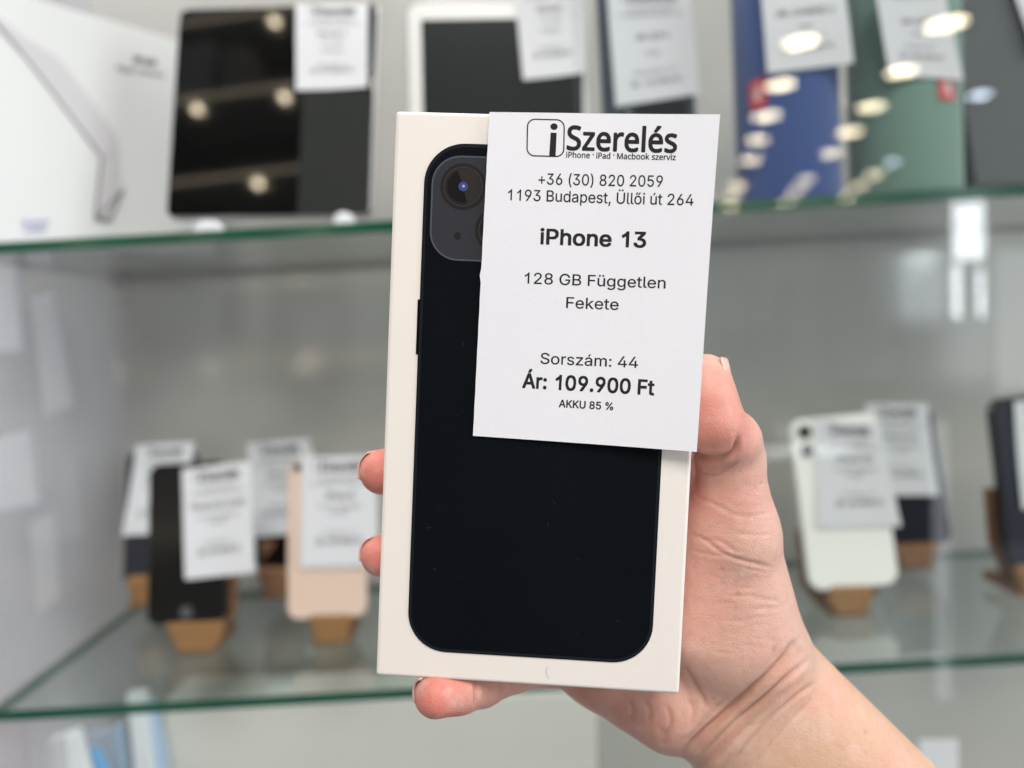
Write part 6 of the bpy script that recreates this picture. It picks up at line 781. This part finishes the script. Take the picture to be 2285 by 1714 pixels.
# thumb mount
add(palm, P3(1672, 1440, 256), P3(1640, 1180, 247), 18.5, 12.5, 7)
add(palm, P3(1600, 1400, 256), P3(1592, 1160, 252), 19, 13, 7)
add(palm, P3(1560, 1100, 262), P3(1640, 1180, 250), 11, 11, 6)
hand = palm
th = chain([(P3(1640, 1190, 246), 13.0), (P3(1634, 1110, 244), 10.8), (P3(1630, 1030, 242), 10.2), (P3(1622, 985, 240), 10.6)], 3)
hand = smin(hand, th, 5)
dist = chain([(P3(1634, 985, 236), 8.8), (P3(1590, 945, 231), 8.8), (P3(1577, 895, 232), 8.6), (P3(1573, 848, 234), 8.0)], 3)
hand = smin(hand, dist, 1.6)
fingers = None
FG = {
 'i': [(MCP['i'], 9.5), (P3(1330, 860, 266), 8.0), (P3(1130, 810, 265), 7.4), (P3(1010, 800, 264), 6.8)],
 'm': [(MCP['m'], 9.5), (P3(1190, 1020, 266), 8.4), (P3(960, 1040, 262), 7.8), (P3(890, 1052, 252), 7.8), (P3(854, 1053, 241), 7.2)],
 'r': [(MCP['r'], 9.5), (P3(1160, 1215, 267), 8.0), (P3(950, 1238, 263), 7.4), (P3(890, 1240, 254), 7.2), (P3(852, 1240, 242), 6.6)],
 'l': [(MCP['l'], 9.0), (P3(1225, 1478, 262), 8.0), (P3(1150, 1492, 252), 7.2), (P3(1075, 1527, 240), 6.6), (P3(1025, 1540, 233), 6.7), (P3(973, 1553, 228), 6.5)]}
for key in 'imrl':
    g = chain(FG[key], 2.5); hand = smin(hand, g, 4.0 if key != 'l' else 2.5)

# surface nets
def surface_nets(g):
    inside = g < 0; nx, ny, nz = g.shape
    c = np.zeros((nx - 1, ny - 1, nz - 1), np.uint8)
    for dx in (0, 1):
        for dy in (0, 1):
            for dz in (0, 1): c += inside[dx:nx - 1 + dx, dy:ny - 1 + dy, dz:nz - 1 + dz]
    act = (c > 0) & (c < 8); idx = -np.ones(act.shape, np.int64); cells = np.argwhere(act); idx[act] = np.arange(len(cells))
    acc = np.zeros((len(cells), 3)); cnt = np.zeros(len(cells))
    cx_, cy_, cz_ = cells.T
    cor = [(a, b, d) for a in (0, 1) for b in (0, 1) for d in (0, 1)]
    for A in cor:
        for Bc in cor:
            if sum(abs(A[q] - Bc[q]) for q in range(3)) == 1 and A < Bc:
                va = g[cx_ + A[0], cy_ + A[1], cz_ + A[2]]; vb = g[cx_ + Bc[0], cy_ + Bc[1], cz_ + Bc[2]]
                m = (va < 0) != (vb < 0); t = va[m] / (va[m] - vb[m])
                for q in range(3): acc[m, q] += A[q] + t * (Bc[q] - A[q])
                cnt[m] += 1
    verts = cells + acc / cnt[:, None]
    faces = []
    for q in range(3):
        u, w_ = [(1, 2), (2, 0), (0, 1)][q]
        sl0 = [slice(1, -1)] * 3; sl1 = [slice(1, -1)] * 3; sl0[q] = slice(0, -1); sl1[q] = slice(1, None)
        a = inside[tuple(sl0)]; b = inside[tuple(sl1)]; e = np.argwhere(a != b)
        off = np.ones(3, int); off[q] = 0; e = e + off
        flip = inside[tuple(e.T)]
        def cell(du, dw):
            p = e.copy(); p[:, u] -= du; p[:, w_] -= dw; return idx[tuple(p.T)]
        qd = np.stack([cell(1, 1), cell(0, 1), cell(0, 0), cell(1, 0)], 1)
        qd[~flip] = qd[~flip][:, ::-1]; faces.append(qd)
    return verts, np.concatenate(faces)
vv, ff = surface_nets(hand)
vv = lo + vv * VX
del palm, th, dist
def edges_of(ff): return np.concatenate([ff[:, [0, 1]], ff[:, [1, 2]], ff[:, [2, 3]], ff[:, [3, 0]]])
ee = edges_of(ff); deg = np.bincount(ee.ravel(), minlength=len(vv)).astype(float)
def smooth(v, it, lam):
    for _ in range(it):
        s = np.zeros_like(v)
        for q in range(3): s[:, q] = np.bincount(ee[:, 0], v[ee[:, 1], q], len(v)) + np.bincount(ee[:, 1], v[ee[:, 0], q], len(v))
        v = v + lam * (s / deg[:, None] - v)
    return v
def normals(v):
    n = np.zeros_like(v); fn = np.cross(v[ff[:, 2]] - v[ff[:, 0]], v[ff[:, 3]] - v[ff[:, 1]])
    for k in range(4):
        for q in range(3): n[:, q] += np.bincount(ff[:, k], fn[:, q], len(v))
    return n / (np.linalg.norm(n, axis=1)[:, None] + 1e-9)
vv = smooth(vv, 6, .5)
nn = normals(vv)
if np.mean(np.einsum('ij,ij->i', nn, vv - vv.mean(0))) < 0: ff = ff[:, ::-1]; nn = -nn
px = CX + vv[:, 0] / vv[:, 2] * F; py = CY - vv[:, 1] / vv[:, 2] * F
front = np.clip(-nn[:, 2] * 2.2 + .35, 0, 1)
rng = np.random.default_rng(4)
def c3(pts): return [(1400 + .58725 * x, 740 + .58725 * y) for x, y in pts]
def spline(pts, n=10):
    p = np.array(pts, float); p = np.vstack([2 * p[0] - p[1], p, 2 * p[-1] - p[-2]]); out = []
    for i in range(1, len(p) - 2):
        for t in np.linspace(0, 1, n, endpoint=False):
            out.append(.5 * (2 * p[i] + (p[i + 1] - p[i - 1]) * t + (2 * p[i - 1] - 5 * p[i] + 4 * p[i + 1] - p[i + 2]) * t * t + (3 * p[i] - p[i - 1] - 3 * p[i + 1] + p[i + 2]) * t ** 3))
    out.append(p[-2]); return np.array(out)
disp = np.zeros(len(vv)); crease = np.zeros(len(vv))
def carve(pts, amp, wid, ridge=0.18, conv=True, zmin=0):
    s = spline(c3(pts) if conv else pts); lo_, hi_ = s.min(0) - 6 * wid, s.max(0) + 6 * wid
    m = np.nonzero((px > lo_[0]) & (px < hi_[0]) & (py > lo_[1]) & (py < hi_[1]) & (front > 0))[0]
    if not len(m): return
    q = np.stack([px[m], py[m]], 1); best = np.full(len(m), 1e9); tt = np.zeros(len(m)); N = len(s) - 1
    for i in range(N):
        a, b = s[i], s[i + 1]; d = b - a; h = np.clip(((q - a) @ d) / (d @ d + 1e-9), 0, 1)
        dist_ = np.linalg.norm(q - a - h[:, None] * d, axis=1); u = dist_ < best; best[u] = dist_[u]; tt[u] = (i + h[u]) / N
    fade = np.clip(np.minimum(tt, 1 - tt) * 6, 0, 1) ** .7
    prof = np.exp(-(best / wid) ** 2)
    disp[m] += front[m] * fade * amp * (-prof + ridge * np.exp(-((best - 2.1 * wid) / (1.3 * wid)) ** 2))
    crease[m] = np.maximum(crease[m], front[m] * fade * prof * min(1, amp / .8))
# wrist folds
carve([(205, 1625), (270, 1545), (335, 1480), (440, 1395), (540, 1310), (600, 1245), (640, 1170)], 1.3, 6.5, .35)
carve([(255, 1650), (340, 1555), (430, 1470), (520, 1400), (600, 1325), (700, 1235)], .8, 5.5, .35)
carve([(300, 1530), (400, 1440), (480, 1375)], .8, 5)
carve([(385, 1665), (450, 1570), (540, 1470), (640, 1385), (720, 1330)], .5, 5.0, .3)
carve([(420, 1480), (520, 1400), (620, 1310)], .5, 4)
carve([(122, 1500), (140, 1540), (132, 1575)], .45, 8, .1)
carve([(220, 1560), (300, 1470), (380, 1395)], .6, 5)
carve([(470, 1665), (540, 1570), (620, 1480), (700, 1400)], .35, 4.5, .3)
carve([(330, 1640), (400, 1560), (470, 1490)], .5, 4)
carve([(190, 1650), (300, 1530), (430, 1410), (560, 1300), (650, 1190)], 1.5, 24, .15)
carve([(230, 1700), (350, 1580), (480, 1450), (620, 1340)], .8, 14, .2)
# thumb joint and base
carve([(250, 452), (300, 478), (360, 478), (405, 455), (424, 395)], 1.5, 6, .3)
carve([(255, 525), (330, 548), (390, 520), (415, 490)], .45, 4)
carve([(245, 610), (290, 640), (340, 660), (400, 690)], .3, 4)
carve([(380, 690), (450, 702), (548, 690)], .3, 3.5)
carve([(400, 765), (480, 772), (552, 772)], .28, 3.5)
carve([(240, 770), (300, 795), (350, 835), (420, 865), (490, 882), (560, 900)], .55, 4.2, .12)
carve([(300, 790), (360, 800), (420, 845)], .35, 4)
carve([(240, 830), (320, 850), (380, 855)], .3, 3.5)
for k in range(26):                                # fine crossing lines of the thumb mount
    x0 = rng.uniform(280, 480); y0 = rng.uniform(880, 1230); L_ = rng.uniform(60, 150); a = rng.uniform(-.15, .25)
    carve([(x0, y0), (x0 + L_ * .5, y0 + L_ * .5 * a + rng.uniform(-6, 6)), (x0 + L_, y0 + L_ * a)], rng.uniform(.06, .17), rng.uniform(2.2, 3.6), .2)
for k in range(14):
    x0 = rng.uniform(230, 480); y0 = rng.uniform(520, 860); L_ = rng.uniform(40, 110); a = rng.uniform(-.1, .35)
    carve([(x0, y0), (x0 + L_ * .5, y0 + L_ * .5 * a + rng.uniform(-5, 5)), (x0 + L_, y0 + L_ * a)], rng.uniform(.06, .15), rng.uniform(2.2, 3.2), .2)
carve([(215, 1270), (250, 1330), (285, 1390), (300, 1430)], .5, 6)
carve([(230, 1400), (250, 1440), (240, 1500)], .35, 5)
carve([(60, 1400), (85, 1440), (80, 1490)], .35, 5); carve([(150, 1420), (165, 1480), (140, 1545)], .5, 5)
carve([(0, 1395), (20, 1440), (10, 1480)], .35, 5)
for k in range(16):                                # fine lines of the wrist
    t = rng.uniform(0, 1); x0 = 230 + rng.uniform(0, 330); y0 = 1640 - (x0 - 230) * .95 + rng.uniform(-20, 110); L_ = rng.uniform(60, 130)
    carve([(x0, y0), (x0 + L_ * .5, y0 - L_ * .42), (x0 + L_, y0 - L_ * .9)], rng.uniform(.08, .22), rng.uniform(2.4, 3.6), .2)
# little finger joint
carve([(1056, 1500), (1062, 1540), (1060, 1580)], .6, 5, .3, conv=False)
carve([(1112, 1500), (1120, 1540)], .35, 4, .3, conv=False)
vv = vv + nn * disp[:, None]
vv = smooth(vv, 1, .35); nn = normals(vv)
# skin tint: redder near the finger tips and the thumb, yellower on the forearm
def near(p, r): return np.exp(-(np.linalg.norm(vv - p, axis=1) / r) ** 2)
red = np.zeros(len(vv))
for p, r, a in ((FG['m'][-1][0], 14, 1), (FG['r'][-1][0], 13, 1), (FG['l'][-1][0], 13, 1.0), (P3(1590, 930, 228), 15, .75), (P3(1575, 850, 232), 10, .3),
                (P3(1570, 1090, 245), 20, .50), (P3(1560, 1320, 235), 22, .30), (P3(1420, 1600, 255), 20, .40), (P3(1280, 1540, 255), 20, .45), (P3(1090, 1540, 238), 16, .45)):
    red = np.maximum(red, a * near(p, r))
red = np.clip(red, 0, 1)
tan = 1 / (1 + np.exp(-((vv - WR) @ wd + 4) / 9.0))
HM = MC @ Matrix.Scale(.001, 4)
org = cam2w(*(np.array([WR[0], WR[1], WR[2]]) * .001))
A3 = np.array(MC.to_3x3()); T3 = np.array(MC.translation)
def mm2w(v): return (np.array(v) * np.array([1, 1, -1]) * .001) @ A3.T + T3
wv = mm2w(vv) - np.array(org)
ff = ff[:, ::-1]                                   # mirrored axes: turn the faces round
me = bpy.data.meshes.new('hand'); me.vertices.add(len(wv)); me.vertices.foreach_set('co', wv.astype(np.float32).ravel())
me.loops.add(ff.size); me.loops.foreach_set('vertex_index', ff.ravel().astype(np.int32)); me.polygons.add(len(ff))
me.polygons.foreach_set('loop_start', np.arange(0, ff.size, 4, dtype=np.int32)); me.polygons.foreach_set('loop_total', np.full(len(ff), 4, np.int32))
me.polygons.foreach_set('use_smooth', np.ones(len(ff), bool)); me.update(calc_edges=True); me.validate()
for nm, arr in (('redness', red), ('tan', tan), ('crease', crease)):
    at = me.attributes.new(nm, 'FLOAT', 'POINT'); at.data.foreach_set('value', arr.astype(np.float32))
handob = bpy.data.objects.new('hand', me); COL.objects.link(handob); handob.location = org
bm_ = bmesh.new(); bm_.from_mesh(me); vol = bm_.calc_volume(signed=True); bm_.free()
if vol < 0: me.flip_normals()
tag(handob, 'bare right hand and forearm gripping the white box, thumb on the right, little finger underneath', 'hand')
# skin material
m = bpy.data.materials.new('skin'); m.use_nodes = True; n = m.node_tree.nodes; L = m.node_tree.links; p = n['Principled BSDF']
def mixc(a, b, f):
    r = n.new('ShaderNodeMix'); r.data_type = 'RGBA'
    for s, val in ((6, a), (7, b), (0, f)):
        if isinstance(val, tuple): r.inputs[s].default_value = (*val, 1)
        else: L.new(val, r.inputs[s])
    return r.outputs[2]
def attr(nm): a = n.new('ShaderNodeAttribute'); a.attribute_name = nm; return a.outputs['Fac']
def noise(sc_, det=4, vec=None):
    t = n.new('ShaderNodeTexNoise'); t.inputs['Scale'].default_value = sc_; t.inputs['Detail'].default_value = det; L.new(vec or tc.outputs['Object'], t.inputs['Vector']); return t.outputs['Fac']
def ramp(x, a, b, lo_=0.0, hi_=1.0):
    r = n.new('ShaderNodeMapRange'); r.inputs[1].default_value = a; r.inputs[2].default_value = b; r.inputs[3].default_value = lo_; r.inputs[4].default_value = hi_; L.new(x, r.inputs[0]); return r.outputs[0]
tc = n.new('ShaderNodeTexCoord')
base = mixc((0.72, 0.465, 0.375), (0.65, 0.405, 0.28), attr('tan'))
base = mixc(base, (0.66, 0.155, 0.12), attr('redness'))
base = mixc(base, (0.70, 0.27, 0.22), ramp(noise(60, 6), .48, .78, 0, .50))
base = mixc(base, (0.76, 0.58, 0.49), ramp(noise(120, 5), .50, .76, 0, .45))
base = mixc(base, (0.52, 0.29, 0.23), ramp(noise(420, 3), .52, .75, 0, .38))
base = mixc(base, (0.50, 0.24, 0.17), ramp(attr('crease'), .15, 1, 0, .45))  # shade of the folds painted darker into the skin colour
fr = n.new('ShaderNodeTexVoronoi'); fr.inputs['Scale'].default_value = 85; L.new(tc.outputs['Object'], fr.inputs['Vector'])
base = mixc(base, (0.40, 0.20, 0.12), ramp(fr.outputs['Distance'], .05, .10, .35, 0))
L.new(base, p.inputs['Base Color'])
p.inputs['Roughness'].default_value = .46; p.inputs['Specular IOR Level'].default_value = .42
p.inputs['Subsurface Weight'].default_value = .28; p.inputs['Subsurface Radius'].default_value = (1, .35, .2); p.inputs['Subsurface Scale'].default_value = .0028
vo = n.new('ShaderNodeTexVoronoi'); vo.inputs['Scale'].default_value = 1150; vo.feature = 'DISTANCE_TO_EDGE'; L.new(tc.outputs['Object'], vo.inputs['Vector'])
mp = n.new('ShaderNodeMapping'); mp.inputs['Rotation'].default_value = (0, R(42), 0); mp.inputs['Scale'].default_value = (1, 1, .28); L.new(tc.outputs['Object'], mp.inputs[0])
ln = noise(900, 3, mp.outputs[0])
ad = n.new('ShaderNodeMath'); ad.operation = 'MULTIPLY_ADD'; L.new(ln, ad.inputs[0]); ad.inputs[1].default_value = .5; L.new(ramp(vo.outputs[0], 0, .18), ad.inputs[2])
b = n.new('ShaderNodeBump'); b.inputs['Strength'].default_value = .38; b.inputs['Distance'].default_value = .00018; L.new(ad.outputs[0], b.inputs['Height'])
b2 = n.new('ShaderNodeBump'); b2.inputs['Strength'].default_value = .5; b2.inputs['Distance'].default_value = .0009; L.new(noise(150, 4), b2.inputs['Height'])
L.new(b2.outputs[0], b.inputs['Normal']); L.new(b.outputs[0], p.inputs['Normal'])
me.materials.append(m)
# finger nails
nm_ = mat('nail', (0.74, 0.47, 0.40), .28, coat=.3)
def nail(tip, back, out, r, ln_, arc=62, ahead=2.6, label=None):
    tip = np.array(tip); ax = tip - np.array(back); ax /= np.linalg.norm(ax); out = np.array(out, float); out -= ax * (out @ ax); out /= np.linalg.norm(out); sd = np.cross(ax, out)
    v = []; f = []; NU, NV = 14, 14
    for lay in (0, 1):
        for i in range(NU + 1):
            t = i / NU
            for j in range(NV + 1):
                s = (j / NV * 2 - 1); edge = 1 - .22 * (abs(s) ** 2.5) * (1 if t > .5 else 0)
                al = (-ln_ + (ln_ + r * .62 + ahead * edge) * t); wn = arc * (1 - .25 * (1 - t) ** 4)
                rr = r + .14 - .55 * lay - .9 * max(0, t - .55) ** 2 * 3 - .25 * max(0, .25 - t) * 4
                a = R(s * wn); v.append(tip + ax * al + out * rr * math.cos(a) + sd * rr * math.sin(a))
    W_ = NV + 1; K = (NU + 1) * W_
    for i in range(NU):
        for j in range(NV):
            q = i * W_ + j; f.append((q, q + 1, q + W_ + 1, q + W_)); f.append((K + q, K + q + W_, K + q + W_ + 1, K + q + 1))
    bd = [j for j in range(W_)] + [i * W_ + NV for i in range(1, NU + 1)] + [NU * W_ + j for j in range(NV - 1, -1, -1)] + [i * W_ for i in range(NU - 1, 0, -1)]
    for i in range(len(bd)): a, c = bd[i], bd[(i + 1) % len(bd)]; f.append((a, K + a, K + c, c))
    wv_ = mm2w(np.array(v)) - np.array(org)
    return mesh('fingernail', wv_, f, nm_, handob, smooth=True)
nail(P3(1573, 848, 234), P3(1580, 915, 232), (1, .12, .0), 7.85, 10.5, 58, .7)
nail(FG['m'][-1][0], FG['m'][-2][0] * .5 + FG['m'][-1][0] * .5 + np.array([4, 0, 3]), (-.45, .35, .95), 7.0, 5, 46, .3)
nail(FG['r'][-1][0], FG['r'][-2][0] * .5 + FG['r'][-1][0] * .5 + np.array([4, 0, 3]), (-.45, .35, .95), 6.4, 5, 46, .3)
nail(FG['l'][-1][0], FG['l'][-2][0], (-.3, .35, .95), 6.2, 5, 50, 1.0)
